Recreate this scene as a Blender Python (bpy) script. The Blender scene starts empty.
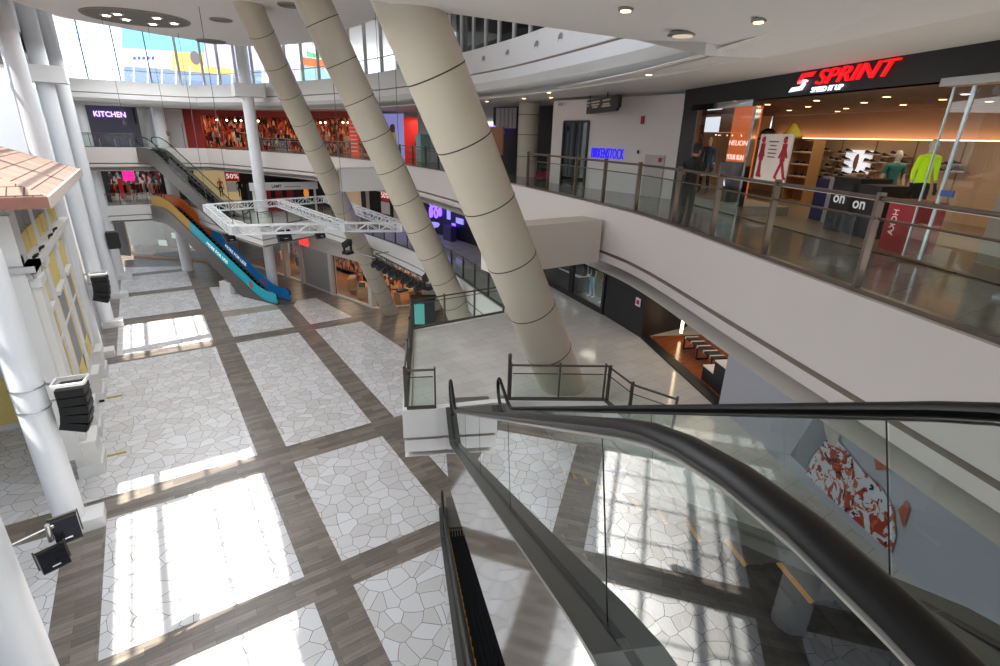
import bpy, bmesh, math, random
from math import sin, cos, tan, radians, pi, hypot, atan2, sqrt
from mathutils import Vector, Matrix
random.seed(7)
SC = bpy.context.scene
COL = SC.collection
V = Vector

# ------------------------------------------------------------------ camera model (measured from the photograph)
F = 516.7; PITCH = radians(20.95); ROLL = radians(1.615); YAW = radians(34.15)
EYE = V((0, 0, 13.25))
_fwd = V((sin(YAW)*cos(PITCH), cos(YAW)*cos(PITCH), -sin(PITCH)))
_r = V((cos(YAW), -sin(YAW), 0)); _u = _r.cross(_fwd)
RIGHT = cos(ROLL)*_r + sin(ROLL)*_u
UP = -sin(ROLL)*_r + cos(ROLL)*_u
def ray(px, py): return RIGHT*((px-500)/F) + UP*(-(py-333)/F) + _fwd
def at(px, py, z):
    d = ray(px, py); t = (z-EYE.z)/d.z
    return EYE + d*t
def atv(px, py, p, n):
    d = ray(px, py); t = ((p[0]-EYE.x)*n[0]+(p[1]-EYE.y)*n[1])/(d.x*n[0]+d.y*n[1])
    return EYE + d*t
A25 = radians(25)
CA, SA = cos(A25), sin(A25)
def S(s, t, z=0.0): return V((s*CA+t*SA, -s*SA+t*CA, z))       # frame of the nearer gallery: s across, t along
def st(p): return (p[0]*CA-p[1]*SA, p[0]*SA+p[1]*CA)
def ats(px, py, s):
    p = atv(px, py, S(s, 0), (CA, -SA)); a, b = st(p); return V((a, b, p.z))

Z2, Z3, Z4 = 6.5, 11.35, 16.5          # storey heights
K3 = 11.45                             # top of the kerb on the upper gallery

# ------------------------------------------------------------------ materials
def lin(c):
    if isinstance(c, str):
        c = [int(c[i:i+2], 16)/255 for i in (0, 2, 4)]
    return tuple((x/12.92 if x <= .04045 else ((x+.055)/1.055)**2.4) for x in c) + (1,)
MATS = {}
def mat(name, col, rough=.6, metal=0., emit=0., noise=.06, scale=6., bump=0., spec=.5):
    if name in MATS: return MATS[name]
    m = bpy.data.materials.new(name); m.use_nodes = True
    nt = m.node_tree; b = nt.nodes['Principled BSDF']; c = lin(col)
    b.inputs['Roughness'].default_value = rough; b.inputs['Metallic'].default_value = metal
    b.inputs['Specular IOR Level'].default_value = spec
    tc = nt.nodes.new('ShaderNodeTexCoord'); n = nt.nodes.new('ShaderNodeTexNoise')
    n.inputs['Scale'].default_value = scale; n.inputs['Detail'].default_value = 3
    nt.links.new(tc.outputs['Object'], n.inputs['Vector'])
    r = nt.nodes.new('ShaderNodeMixRGB'); r.blend_type = 'MIX'
    r.inputs[1].default_value = tuple(max(0, x*(1-noise)) for x in c[:3])+(1,)
    r.inputs[2].default_value = tuple(min(1, x*(1+noise)) for x in c[:3])+(1,)
    nt.links.new(n.outputs['Fac'], r.inputs[0]); nt.links.new(r.outputs[0], b.inputs['Base Color'])
    if emit:
        b.inputs['Emission Color'].default_value = c; b.inputs['Emission Strength'].default_value = emit
    if bump:
        bp = nt.nodes.new('ShaderNodeBump'); bp.inputs['Strength'].default_value = bump; bp.inputs['Distance'].default_value = .02
        nt.links.new(n.outputs['Fac'], bp.inputs['Height']); nt.links.new(bp.outputs[0], b.inputs['Normal'])
    MATS[name] = m; return m
def glassmat(name, tint, k=1.6, base=.02, rough=.0, ior=1.5):
    m = bpy.data.materials.new(name); m.use_nodes = True; nt = m.node_tree
    nt.nodes.remove(nt.nodes['Principled BSDF']); out = nt.nodes['Material Output']
    tr = nt.nodes.new('ShaderNodeBsdfTransparent'); tr.inputs[0].default_value = tint+(1,)
    gl = nt.nodes.new('ShaderNodeBsdfGlossy'); gl.inputs['Roughness'].default_value = rough
    gl.inputs['Color'].default_value = (.95, .98, .97, 1)
    fr = nt.nodes.new('ShaderNodeFresnel'); fr.inputs[0].default_value = ior
    geo = nt.nodes.new('ShaderNodeNewGeometry')
    # same reflection from both sides of a thin pane
    inv = nt.nodes.new('ShaderNodeMath'); inv.operation = 'MULTIPLY_ADD'
    inv.inputs[1].default_value = (1/ior)-ior; inv.inputs[2].default_value = ior
    nt.links.new(geo.outputs['Backfacing'], inv.inputs[0]); nt.links.new(inv.outputs[0], fr.inputs[0])
    mu = nt.nodes.new('ShaderNodeMath'); mu.operation = 'MULTIPLY_ADD'; mu.use_clamp = True
    mu.inputs[1].default_value = k; mu.inputs[2].default_value = base
    nt.links.new(fr.outputs[0], mu.inputs[0])
    mx = nt.nodes.new('ShaderNodeMixShader')
    nt.links.new(mu.outputs[0], mx.inputs[0]); nt.links.new(tr.outputs[0], mx.inputs[1]); nt.links.new(gl.outputs[0], mx.inputs[2])
    nt.links.new(mx.outputs[0], out.inputs[0]); MATS[name] = m; return m

def tilemat(name, c1, c2, cm, scale, w, h, mortar=.01, rough=.25, streak=0., bumps=0., noise=.15):
    m = bpy.data.materials.new(name); m.use_nodes = True; nt = m.node_tree; b = nt.nodes['Principled BSDF']
    tc = nt.nodes.new('ShaderNodeTexCoord')
    br = nt.nodes.new('ShaderNodeTexBrick'); br.inputs['Scale'].default_value = scale
    br.inputs['Brick Width'].default_value = w; br.inputs['Row Height'].default_value = h
    br.inputs['Mortar Size'].default_value = mortar; br.inputs['Bias'].default_value = 0
    br.inputs['Color1'].default_value = lin(c1); br.inputs['Color2'].default_value = lin(c2); br.inputs['Mortar'].default_value = lin(cm)
    nt.links.new(tc.outputs['Object'], br.inputs['Vector'])
    mp = nt.nodes.new('ShaderNodeMapping'); mp.inputs['Scale'].default_value = (1, 12 if streak else 1, 1)
    nt.links.new(tc.outputs['Object'], mp.inputs[0])
    n = nt.nodes.new('ShaderNodeTexNoise'); n.inputs['Scale'].default_value = 1.3; n.inputs['Detail'].default_value = 4
    nt.links.new(mp.outputs[0], n.inputs['Vector'])
    mx = nt.nodes.new('ShaderNodeMixRGB'); mx.blend_type = 'OVERLAY'; mx.inputs[0].default_value = streak or noise
    nt.links.new(br.outputs['Color'], mx.inputs[1]); nt.links.new(n.outputs['Fac'], mx.inputs[2])
    nt.links.new(mx.outputs[0], b.inputs['Base Color']); b.inputs['Roughness'].default_value = rough
    MATS[name] = m; return m

def crazed(name, c1, c2, line, rough=.3, scale=1.25):
    m = bpy.data.materials.new(name); m.use_nodes = True; nt = m.node_tree; b = nt.nodes['Principled BSDF']
    tc = nt.nodes.new('ShaderNodeTexCoord')
    n = nt.nodes.new('ShaderNodeTexNoise'); n.inputs['Scale'].default_value = .55; n.inputs['Detail'].default_value = 1
    nt.links.new(tc.outputs['Object'], n.inputs['Vector'])
    ad = nt.nodes.new('ShaderNodeVectorMath'); ad.operation = 'MULTIPLY_ADD'; ad.inputs[1].default_value = (.7, .7, 0)
    nt.links.new(n.outputs['Color'], ad.inputs[0]); nt.links.new(tc.outputs['Object'], ad.inputs[2])
    ve = nt.nodes.new('ShaderNodeTexVoronoi'); ve.feature = 'DISTANCE_TO_EDGE'; ve.voronoi_dimensions = '2D'; ve.inputs['Scale'].default_value = scale
    vc = nt.nodes.new('ShaderNodeTexVoronoi'); vc.feature = 'F1'; vc.voronoi_dimensions = '2D'; vc.inputs['Scale'].default_value = scale
    nt.links.new(ad.outputs[0], ve.inputs['Vector']); nt.links.new(ad.outputs[0], vc.inputs['Vector'])
    hs = nt.nodes.new('ShaderNodeSeparateColor'); nt.links.new(vc.outputs['Color'], hs.inputs[0])
    mx = nt.nodes.new('ShaderNodeMixRGB'); mx.inputs[1].default_value = lin(c1); mx.inputs[2].default_value = lin(c2)
    nt.links.new(hs.outputs[0], mx.inputs[0])
    lt = nt.nodes.new('ShaderNodeMath'); lt.operation = 'LESS_THAN'; lt.inputs[1].default_value = .016
    nt.links.new(ve.outputs['Distance'], lt.inputs[0])
    m2 = nt.nodes.new('ShaderNodeMixRGB'); m2.inputs[2].default_value = lin(line)
    nt.links.new(lt.outputs[0], m2.inputs[0]); nt.links.new(mx.outputs[0], m2.inputs[1])
    nt.links.new(m2.outputs[0], b.inputs['Base Color']); b.inputs['Roughness'].default_value = rough
    MATS[name] = m; return m

WHITE = mat('white_plaster', 'E6E4E1', .55, noise=.02, scale=1.5)
SOFFIT = mat('soffit_paint', 'DAD6D0', .6, noise=.02, scale=1)
CEIL = mat('ceiling_paint', 'E4E0DC', .7, noise=.02, scale=.6)
BEIGE = mat('beige_cladding', 'C3B9A6', .5, noise=.03, scale=2)
JOINT = mat('dark_joint', '3A3128', .7)
COLW = mat('column_white', 'E6E8EA', .4, noise=.02, scale=2)
BRONZE = mat('bronze_metal', '786B61', .35, .8, noise=.08)
STEEL = mat('brushed_steel', 'A8A6A2', .3, .9, noise=.06, scale=20)
CHROME = mat('polished_steel', 'D4D3D1', .06, 1., noise=.03, scale=1.0, bump=.03)
DARKM = mat('dark_metal', '5C564F', .35, .6)
BLACK = mat('black_plastic', '101010', .35, noise=.2)
RUBBER = mat('black_rubber', '0B0B0C', .38, noise=.2, spec=.3)
BLKW = mat('black_wall', '1B1B1C', .5, noise=.1)
GLASS = glassmat('rail_glass', (.84, .92, .88), .5, .0)
EGLASS = glassmat('balustrade_glass', (.74, .81, .78), 3.6, .0, ior=1.22)
SGLASS = glassmat('shop_glass', (.93, .95, .95), 1.2, .01)
WGLASS = glassmat('window_glass', (.95, .98, 1.), .6, .0)
PLANK = tilemat('plank_tiles', '8C8277', '6A6158', '4E473F', 1, 1.1, .26, .004, .3, streak=.55)
PAVE = crazed("crazed_paving", "E2E1E2", "CFCBC8", "6E6B68", scale=1.9)
PAVEB = crazed("crazed_paving_beige", "AFA597", "9C9284", "6E675C", scale=1.9)
GTILE = tilemat('gallery_tiles', 'C8C5BF', 'C0BCB6', 'A8A39C', 1, .9, .45, .006, .1)
GTILE3 = tilemat('upper_tiles', '8E8880', '7E7870', '5E5850', 1, .9, .9, .006, .12)
def emis(name, col, s, noise=.0): return mat(name, col, .5, emit=s, noise=noise)
LAMP = emis('lamp_white', 'FFF4E0', 14)
LAMPW = emis('lamp_warm', 'FFC98A', 9)

# ------------------------------------------------------------------ mesh builder
class MB:
    def __init__(s): s.v = []; s.f = []; s.m = []
    def add(s, vs, fs, mi=0):
        o = len(s.v); s.v += [V(p) for p in vs]
        for f in fs: s.f.append([i+o for i in f]); s.m.append(mi)
        return s
    def quad(s, a, b, c, d, mi=0): return s.add([a, b, c, d], [(0, 1, 2, 3)], mi)
    def obox(s, o, ax, ay, az, mi=0):
        o, ax, ay, az = V(o), V(ax), V(ay), V(az)
        p = [o, o+ax, o+ax+ay, o+ay]; p += [q+az for q in p]
        fs = [(0, 3, 2, 1), (4, 5, 6, 7), (0, 1, 5, 4), (1, 2, 6, 5), (2, 3, 7, 6), (3, 0, 4, 7)]
        if ax.cross(ay).dot(az) < 0: fs = [f[::-1] for f in fs]
        return s.add(p, fs, mi)
    def box(s, c, d, rz=0, mi=0):
        a = V((cos(rz), sin(rz), 0)); b = V((-sin(rz), cos(rz), 0)); u = V((0, 0, 1))
        o = V(c) - a*d[0]/2 - b*d[1]/2 - u*d[2]/2
        return s.obox(o, a*d[0], b*d[1], u*d[2], mi)
    def beam(s, p, q, w, h, mi=0, up=(0, 0, 1)):
        p, q = V(p), V(q); d = (q-p); L = d.length
        if L < 1e-6: return s
        d.normalize(); u = V(up)
        if abs(d.dot(u)) > .98: u = V((1, 0, 0))
        x = d.cross(u).normalized(); y = x.cross(d)
        return s.obox(p - x*w/2 - y*h/2, x*w, y*h, d*L, mi)
    def prism(s, poly, z0, z1, mi=0, top=True, bot=True, mt=None, mb=None):
        n = len(poly); a = sum(poly[i][0]*poly[(i+1) % n][1]-poly[(i+1) % n][0]*poly[i][1] for i in range(n))
        if a < 0: poly = poly[::-1]
        lo = [(p[0], p[1], z0) for p in poly]; hi = [(p[0], p[1], z1) for p in poly]
        s.add(lo+hi, [(i, (i+1) % n, n+(i+1) % n, n+i) for i in range(n)], mi)
        if top: s.add(hi, [tuple(range(n))], mi if mt is None else mt)
        if bot: s.add(lo, [tuple(range(n-1, -1, -1))], mi if mb is None else mb)
        return s
    def tube(s, pts, r, n=10, mi=0, closed=False, caps=True, flat=1.):
        pts = [V(p) for p in pts]; k = len(pts); rs = r if isinstance(r, (list, tuple)) else [r]*k
        t0 = (pts[1]-pts[0]).normalized(); u = V((0, 0, 1))
        if abs(t0.dot(u)) > .95: u = V((1, 0, 0))
        rings = []
        for i in range(k):
            if closed: t = (pts[(i+1) % k]-pts[i-1]).normalized()
            else: t = (pts[min(i+1, k-1)]-pts[max(i-1, 0)]).normalized()
            u = (u - t*u.dot(t)).normalized(); w = t.cross(u)
            rings.append([pts[i]+(w*cos(2*pi*j/n)+u*flat*sin(2*pi*j/n))*rs[i] for j in range(n)])
        vs = [p for rg in rings for p in rg]; fs = []
        for i in range(k if closed else k-1):
            a, b = i*n, ((i+1) % k)*n
            fs += [(a+j, a+(j+1) % n, b+(j+1) % n, b+j) for j in range(n)]
        if caps and not closed: fs += [tuple(range(n-1, -1, -1)), tuple((k-1)*n+j for j in range(n))]
        return s.add(vs, fs, mi)
    def lathe(s, c, prof, n=24, mi=0, sx=1, sy=1):
        c = V(c); vs = []; fs = []
        for r, z in prof: vs += [c+V((r*sx*cos(2*pi*j/n), r*sy*sin(2*pi*j/n), z)) for j in range(n)]
        for i in range(len(prof)-1):
            a, b = i*n, (i+1)*n; fs += [(a+j, a+(j+1) % n, b+(j+1) % n, b+j) for j in range(n)]
        fs += [tuple(range(n-1, -1, -1)), tuple((len(prof)-1)*n+j for j in range(n))]
        return s.add(vs, fs, mi)
    def ball(s, c, r, mi=0, n=12, k=8):
        r = (r, r, r) if not isinstance(r, (tuple, list)) else r
        return s.add([V(c)+V((r[0]*sin(pi*i/k)*cos(2*pi*j/n), r[1]*sin(pi*i/k)*sin(2*pi*j/n), r[2]*cos(pi*i/k))) for i in range(k+1) for j in range(n)],
                     [(i*n+j, (i+1)*n+j, (i+1)*n+(j+1) % n, i*n+(j+1) % n) for i in range(k) for j in range(n)], mi)
    def sweep(s, path, prof, mi=0, side=1):
        """prof: list of (offset to the path's right*side, z[, material])"""
        path = [V((p[0], p[1])) for p in path]; k = len(path); cols = []
        for i in range(k):
            a = path[i]-path[i-1] if i > 0 else path[1]-path[0]
            b = path[i+1]-path[i] if i < k-1 else a
            a = a.normalized(); b = b.normalized(); t = (a+b).normalized()
            nrm = V((t.y, -t.x))*side; q = max(.35, t.dot(b))
            cols.append([V((path[i].x+nrm.x*p[0]/q, path[i].y+nrm.y*p[0]/q, p[1])) for p in prof])
        n = len(prof)
        for j in range(n-1):
            m_ = prof[j][2] if len(prof[j]) > 2 else mi
            s.add([c[j] for c in cols]+[c[j+1] for c in cols], [(i, i+1, k+i+1, k+i) for i in range(k-1)], m_)
        return s
    def build(s, name, m, parent=None, smooth=False, local=False, bevel=0):
        me = bpy.data.meshes.new(name); off = V((0, 0, 0))
        if parent is not None and not local:
            p = parent
            while p is not None: off = off + p.location; p = p.parent
        me.from_pydata([tuple(p-off) for p in s.v], [], s.f)
        for x in (m if isinstance(m, (list, tuple)) else [m]): me.materials.append(x)
        me.polygons.foreach_set('material_index', s.m)
        if smooth: me.polygons.foreach_set('use_smooth', [True]*len(s.f))
        me.update(); o = bpy.data.objects.new(name, me); COL.objects.link(o)
        if parent is not None: o.parent = parent
        if smooth:
            md = o.modifiers.new('edges', 'EDGE_SPLIT'); md.split_angle = radians(40)
        if bevel:
            md = o.modifiers.new('bevel', 'BEVEL'); md.width = bevel; md.segments = 2; md.limit_method = 'ANGLE'
        return o
def tag(o, label=None, cat=None, group=None, kind=None):
    if label: o['label'] = label
    if cat: o['category'] = cat
    if group: o['group'] = group
    if kind: o['kind'] = kind
    return o
def thing(name, label, cat, loc=(0, 0, 0), rz=0, group=None, kind='thing'):
    o = bpy.data.objects.new(name, None); COL.objects.link(o); o.location = loc; o.rotation_euler = (0, 0, rz)
    o.empty_display_size = .1
    return tag(o, label, cat, group, kind)
def struct(name, mb, m, smooth=False): return tag(mb.build(name, m, smooth=smooth), kind='structure')
def dup(root, loc, rz=None, label=None, group=None, scale=None):
    r = root.copy(); COL.objects.link(r); r.location = loc
    if rz is not None: r.rotation_euler = (0, 0, rz)
    if scale: r.scale = (scale,)*3
    if label: r['label'] = label
    if group: r['group'] = group
    for ch in list(root.children):
        c = ch.copy(); COL.objects.link(c); c.parent = r
        for g in list(ch.children):
            d = g.copy(); COL.objects.link(d); d.parent = c
    return r
def lettering(name, body, size, origin, xdir, up, m, parent=None, extrude=.01, shear=0., offset=0., align='LEFT', width=None):
    cu = bpy.data.curves.new(name, 'FONT'); cu.body = body; cu.size = size; cu.extrude = extrude
    cu.shear = shear; cu.offset = offset; cu.align_x = align; cu.resolution_u = 3
    tmp = bpy.data.objects.new('tmp_text', cu); COL.objects.link(tmp)
    dg = bpy.context.evaluated_depsgraph_get(); dg.update()
    me = bpy.data.meshes.new_from_object(tmp.evaluated_get(dg)); bpy.data.objects.remove(tmp); bpy.data.curves.remove(cu)
    x = V(xdir).normalized(); y = V(up); y = (y-x*y.dot(x)).normalized(); z = x.cross(y)
    k = 1.
    if width:
        xs = [v.co.x for v in me.vertices]; k = width/(max(xs)-min(xs))
    off = V((0, 0, 0)); p = parent
    while p is not None: off = off+p.location; p = p.parent
    for v in me.vertices: v.co = V(origin)+x*v.co.x*k+y*v.co.y+z*v.co.z-off
    me.materials.clear(); me.materials.append(m)
    for f in me.polygons: f.material_index = 0
    o = bpy.data.objects.new(name, me); COL.objects.link(o)
    if parent is not None: o.parent = parent
    return o
def catmull(pts, n=8):
    out = []; P = [V(p) for p in pts]
    for i in range(len(P)-1):
        a, b, c, d = P[max(i-1, 0)], P[i], P[i+1], P[min(i+2, len(P)-1)]
        for j in range(n):
            t = j/n
            out.append(.5*((2*b)+(c-a)*t+(2*a-5*b+4*c-d)*t*t+(3*b-a-3*c+d)*t**3))
    out.append(P[-1]); return out
def offset(path, d):
    out = []; k = len(path)
    for i in range(k):
        t = (path[min(i+1, k-1)]-path[max(i-1, 0)]).normalized(); out.append(path[i]+V((-t.y, t.x))*d)
    return out
def resample(path, step):
    out = [path[0]]; acc = 0
    for a, b in zip(path, path[1:]):
        L = (b-a).length; d = step-acc
        while d <= L: out.append(a+(b-a)*(d/L)); d += step
        acc = (acc+L) % step if L else acc
    return out
def area(name, loc, rot, sx, sy, power, col=(1, 1, 1)):
    l = bpy.data.lights.new(name, 'AREA'); l.shape = 'RECTANGLE'; l.size = sx; l.size_y = sy; l.energy = power; l.color = col
    o = bpy.data.objects.new(name, l); COL.objects.link(o); o.location = loc; o.rotation_euler = rot; return tag(o, kind='helper')
def point(name, loc, power, col, r=.25):
    l = bpy.data.lights.new(name, 'POINT'); l.energy = power; l.color = col; l.shadow_soft_size = r
    o = bpy.data.objects.new(name, l); COL.objects.link(o); o.location = loc; return tag(o, kind='helper')

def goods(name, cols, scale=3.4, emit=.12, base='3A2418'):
    """wall of hanging and shelved goods: upright patches of mixed colours"""
    m = bpy.data.materials.new(name); m.use_nodes = True; nt = m.node_tree; b = nt.nodes['Principled BSDF']; b.inputs['Roughness'].default_value = .8
    tc = nt.nodes.new('ShaderNodeTexCoord'); mp = nt.nodes.new('ShaderNodeMapping'); mp.inputs['Scale'].default_value = (1.6, 1.6, .8); nt.links.new(tc.outputs['Object'], mp.inputs[0])
    vo = nt.nodes.new('ShaderNodeTexVoronoi'); vo.inputs['Scale'].default_value = scale; nt.links.new(mp.outputs[0], vo.inputs['Vector'])
    sc = nt.nodes.new('ShaderNodeSeparateColor'); nt.links.new(vo.outputs['Color'], sc.inputs[0])
    cr = nt.nodes.new('ShaderNodeValToRGB'); cr.color_ramp.interpolation = 'CONSTANT'
    els = cr.color_ramp.elements; n = len(cols)
    while len(els) < n: els.new(.5)
    for i, c in enumerate(cols): els[i].position = i/n; els[i].color = lin(c)
    nt.links.new(sc.outputs[0], cr.inputs[0]); nt.links.new(cr.outputs[0], b.inputs['Base Color'])
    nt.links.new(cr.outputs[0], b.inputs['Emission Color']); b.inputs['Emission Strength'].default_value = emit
    MATS[name] = m; return m
REVEAL = mat('reveal_tan', 'A39789', .6)
DECKM = mat('deck_dark', '5A5C59', .32, .6, noise=.06)
# ================================================================== SETTING
def xy_(p): return V((p[0], p[1]))
nearE3 = [xy_(at(px, py, K3)) for px, py in [(515, 185), (600, 205), (658, 219), (700, 237), (850, 291), (1000, 350)]]
E3s = [S(5.55, 12.0), S(5.55, 8), S(5.55, 4), S(5.55, -.3)]
E3core = catmull([V((5.3, 55.3)), V((8.7, 48.6)), V((11.2, 42)), V((12.6, 35)), V((13, 28.5)), V((12.6, 22.5)), xy_(nearE3[0]), xy_(nearE3[1])] + [xy_(p) for p in E3s], 8)
E3 = [V((-4.3, 56)), V((.1, 56))] + catmull([V((1.9, 56)), V((5.3, 55.3))], 2)[:-1] + E3core
E2far = catmull([V((11.05, 43.2)), V((11.8, 39)), V((12.17, 35.9)), V((12.64, 31.6)), V((12.78, 27.6)), V((12.33, 22.5)), V((11.8, 19.27)), V((11.36, 16.42))], 6)
HEXL, HEXT = V((4.0, 50.3)), V((6.47, 40.4))
P_FL, P_NL = V((7.09, 16.42)), xy_(S(-.55, 11.93))
E2a = [V((-4.3, 57.2)), V((.2, 57.2))]
E2b = [V((2.6, 56.2)), V((3.4, 53.5)), HEXL, V((4.65, 47.6))]
E2c = [V((5.75, 43.3)), HEXT] + E2far + [P_FL, P_NL, xy_(S(.30, 11.93))]
E2d = [xy_(S(2.28, 12.15)), xy_(S(4.8, 11.84)), xy_(S(5.02, 10.73)), xy_(S(5.8, 9.9)), xy_(S(5.3, 2.4)), xy_(S(-8, 2.4))]
E2 = E2a + E2b + E2c + E2d
OUT = [xy_(S(-8, -12)), V((30, -25)), V((40, 30)), V((36, 78)), V((-4.3, 78))]

# ground floor: plank bands with crazed paving panels
mb = MB()
mb.quad((-30, -14, 0), (40, -14, 0), (40, 80, 0), (-30, 80, 0), 0)
def panel(poly, mi=1): mb.prism([V(p) for p in poly], 0, .012, mi, bot=False)
def rect(x0, x1, y0, y1, mi=1): panel([(x0, y0), (x1, y0), (x1, y1), (x0, y1)], mi)
k = 1.1277
for a, b in [(-2.5, 3.9), (5.1, 12.55), (13.7, 20.05), (37, 42.95), (44.6, 50.75), (52, 58.0)]: rect(-3.22, 2.05, a, b)
panel([(-3.22, 59.2), (2.05, 59.2), (2.05, 60.2), (-3.22, 62.5)])
rect(-14, 2.05, 21.5, 35.7)
for a, b in [(-2.5, 3.9), (5.1, 12.55), (13.7, 20.15), (21.55, 35.7), (36.95, 41.55), (43.1, 50.7)]: rect(3.25, 7.2, a, b)
rect(3.25, 7.2, 41.55, 43.1, 2)
panel([(8.36, 13.7), (12.6, 13.7), (12.6, 20.1), (8.36, 20.1)])
panel([(8.36, 21.5), (12.4, 21.5), (12.25, 29.8), (11.75, 35.75), (8.36, 35.7)])
panel([(8.36, 36.95), (11.5, 37.1), (10.45, 43.2), (8.9, 43.2), (8.36, 42)])
for a, b in [(13.7, 20.05), (5.1, 12.55)]: rect(-14, -4.4, a, b)
rect(-14, -9.5, 37, 56)
struct('floor', mb, [PLANK, PAVE, PAVEB])

def slab(name, edge, ztop, zbot, kerb, mats, prof):
    """floor slab with a white moulded fascia along the void"""
    mb = MB(); poly = [xy_(p) for p in edge]+OUT
    a = sum(poly[i].x*poly[(i+1) % len(poly)].y-poly[(i+1) % len(poly)].x*poly[i].y for i in range(len(poly)))
    if a < 0: poly = poly[::-1]
    mb.add([(p.x, p.y, ztop) for p in poly], [tuple(range(len(poly)))], 0)
    mb.add([(p.x, p.y, zbot) for p in poly], [tuple(range(len(poly)))[::-1]], 1)
    mb.sweep(edge, prof, 2)
    return struct(name, mb, mats)
# sweep side=1 is right of travel = towards the void
f3 = [(-.25, Z3, 2), (-.25, K3, 2), (0.02, K3, 2), (0.02, 10.22, 2), (-.12, 10.2, 3), (-.12, 10.14, 3), (.0, 10.12, 2), (-.02, 9.9, 2), (-.75, 9.78, 2), (-.75, 9.5, 1)]
slab('floor_upper', E3, Z3, 9.6, K3, [GTILE3, SOFFIT, mat('fascia_warm', 'DAD1CC', .55, noise=.02, scale=1.5), REVEAL], f3)
f2 = [(-.2, Z2, 2), (-.2, Z2+.07, 2), (.02, Z2+.07, 2), (.02, 5.75, 2), (-.05, 5.73, 3), (-.05, 5.68, 3), (0., 5.66, 2), (-.0, 5.3, 2), (-.5, 5.15, 1)]
slab('floor_middle', E2, Z2, 5.15, Z2, [GTILE, SOFFIT, WHITE, REVEAL], f2)

# fourth storey: slab edge, its soffit over the upper gallery
ZS = 14.75
E4 = [p for p in E3]
mb = MB()
poly = E4+[xy_(S(5.5, -12)), V((40, -25)), V((40, 30)), V((36, 78)), V((-4.3, 78))]
mb.add([(p.x, p.y, ZS) for p in poly[::-1]], [tuple(range(len(poly)))], 1)
mb.add([(p.x, p.y, Z4-.02) for p in poly], [tuple(range(len(poly)))], 1)
f4 = [(-.3, Z4, 0), (.0, Z4+.05, 0), (.05, Z4+.02, 0), (.22, 15.62, 0), (.20, 15.60, 2), (.12, 15.56, 2), (.22, 15.54, 0), (.25, 15.2, 0), (.0, 14.98, 0), (-.55, 14.8, 0), (-.55, ZS-.05, 1)]
mb.sweep(E4, f4, 0)
struct('ceiling_upper_gallery', mb, [WHITE, SOFFIT, mat('pink_reveal', 'B9A9A4', .6)])
# round vents in the fascia facing us
for i, (px, py) in enumerate([(489, 61), (512, 54), (538, 43), (569, 33)]):
    # find the fascia point on the E4 path
    best = min(E4, key=lambda p: abs((p.y*ray(px, py).x-p.x*ray(px, py).y)/p.length) + (0 if p.y < 24 else 9))
    j = E4.index(best); t = (E4[min(j+1, len(E4)-1)]-E4[j-1]).normalized(); nrm = V((t.y, -t.x, 0))
    c = V((best.x, best.y, 16.05))+nrm*.14
    m_ = MB(); ax = t.to_3d()
    ringp = [c+ax*.13*cos(a)+V((0, 0, .13))*sin(a) for a in [2*pi*q/16 for q in range(16)]]
    o = thing('round_vent', 'round grey vent in the white fascia above the shoe shop gallery, '+['farthest from the wide slanted column', 'third', 'second', 'first'][3-i]+' of the row', 'vent', tuple(c), group='vents in the curved fascia')
    o['label'] = ['round grey vent in the white fascia, next to the wide beige column', 'round grey vent in the white fascia, second from the wide beige column',
                  'round grey vent in the white fascia, third from the wide beige column', 'round grey vent in the white fascia, partly behind the ceiling edge'][i]
    m_.tube(ringp, .02, 6, closed=True); m_.build('ring', STEEL, o)
    d_ = MB(); d_.add([p+nrm*.004 for p in ringp], [tuple(range(16))]); d_.build('grille', mat('vent_grey', '8E8A86', .7), o)

# main ceiling: rises from the near soffit, then runs level to a rounded end
def zc(y): return 15.4+.2214*(min(max(y, 10), 24)-10)
ZWIN = 21.6
cpts = [(-4.85, 10), (5.2, 10), (7.2, 16.4), (9.3, 26)]
far_edge = catmull([V(p) for p in [(9.75, 24), (11.0, 28), (10.95, 32.4), (11.0, 35.6), (10.2, 39.1), (8.0, 42.8), (5.5, 43.4), (1.95, 41.9), (-.43, 40.4), (-2.06, 39.4), (-2.7, 37.8), (-4.85, 34)]], 5)
mb = MB(); q3 = lambda p: (p[0], p[1], zc(p[1]))
mb.quad(q3((-4.85, 10)), q3((5.2, 10)), q3((7.2, 16.4)), q3((-4.85, 16.4))); mb.quad(q3((-4.85, 16.4)), q3((7.2, 16.4)), q3((9.75, 24)), q3((-4.85, 24)))
fe = [p for p in far_edge]+[V((-4.85, 24))]; mb.add([q3(p) for p in fe], [tuple(range(len(fe)))])
rim = [V((5.2, 10)), V((7.2, 16.4)), V((9.75, 24))]+far_edge[1:]
n = len(rim); mb.add([q3(p) for p in rim]+[(p.x, p.y, zc(p.y)+.45) for p in rim], [(i, i+1, n+i+1, n+i) for i in range(n-1)], 1)
mb.add([(p[0], p[1], zc(p[1])+.45) for p in [(-4.85, 10), (5.2, 10), (7.2, 16.4), (-4.85, 16.4)]], [(0, 1, 2, 3)], 1)
mb.add([(p[0], p[1], zc(p[1])+.45) for p in [(-4.85, 16.4), (7.2, 16.4), (9.75, 24), (-4.85, 24)]], [(0, 1, 2, 3)], 1); mb.add([(p.x, p.y, zc(p.y)+.45) for p in fe], [tuple(range(len(fe)))], 1)
struct('ceiling', mb, [CEIL, mat('downstand', 'A8ADA6', .6)])
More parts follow.
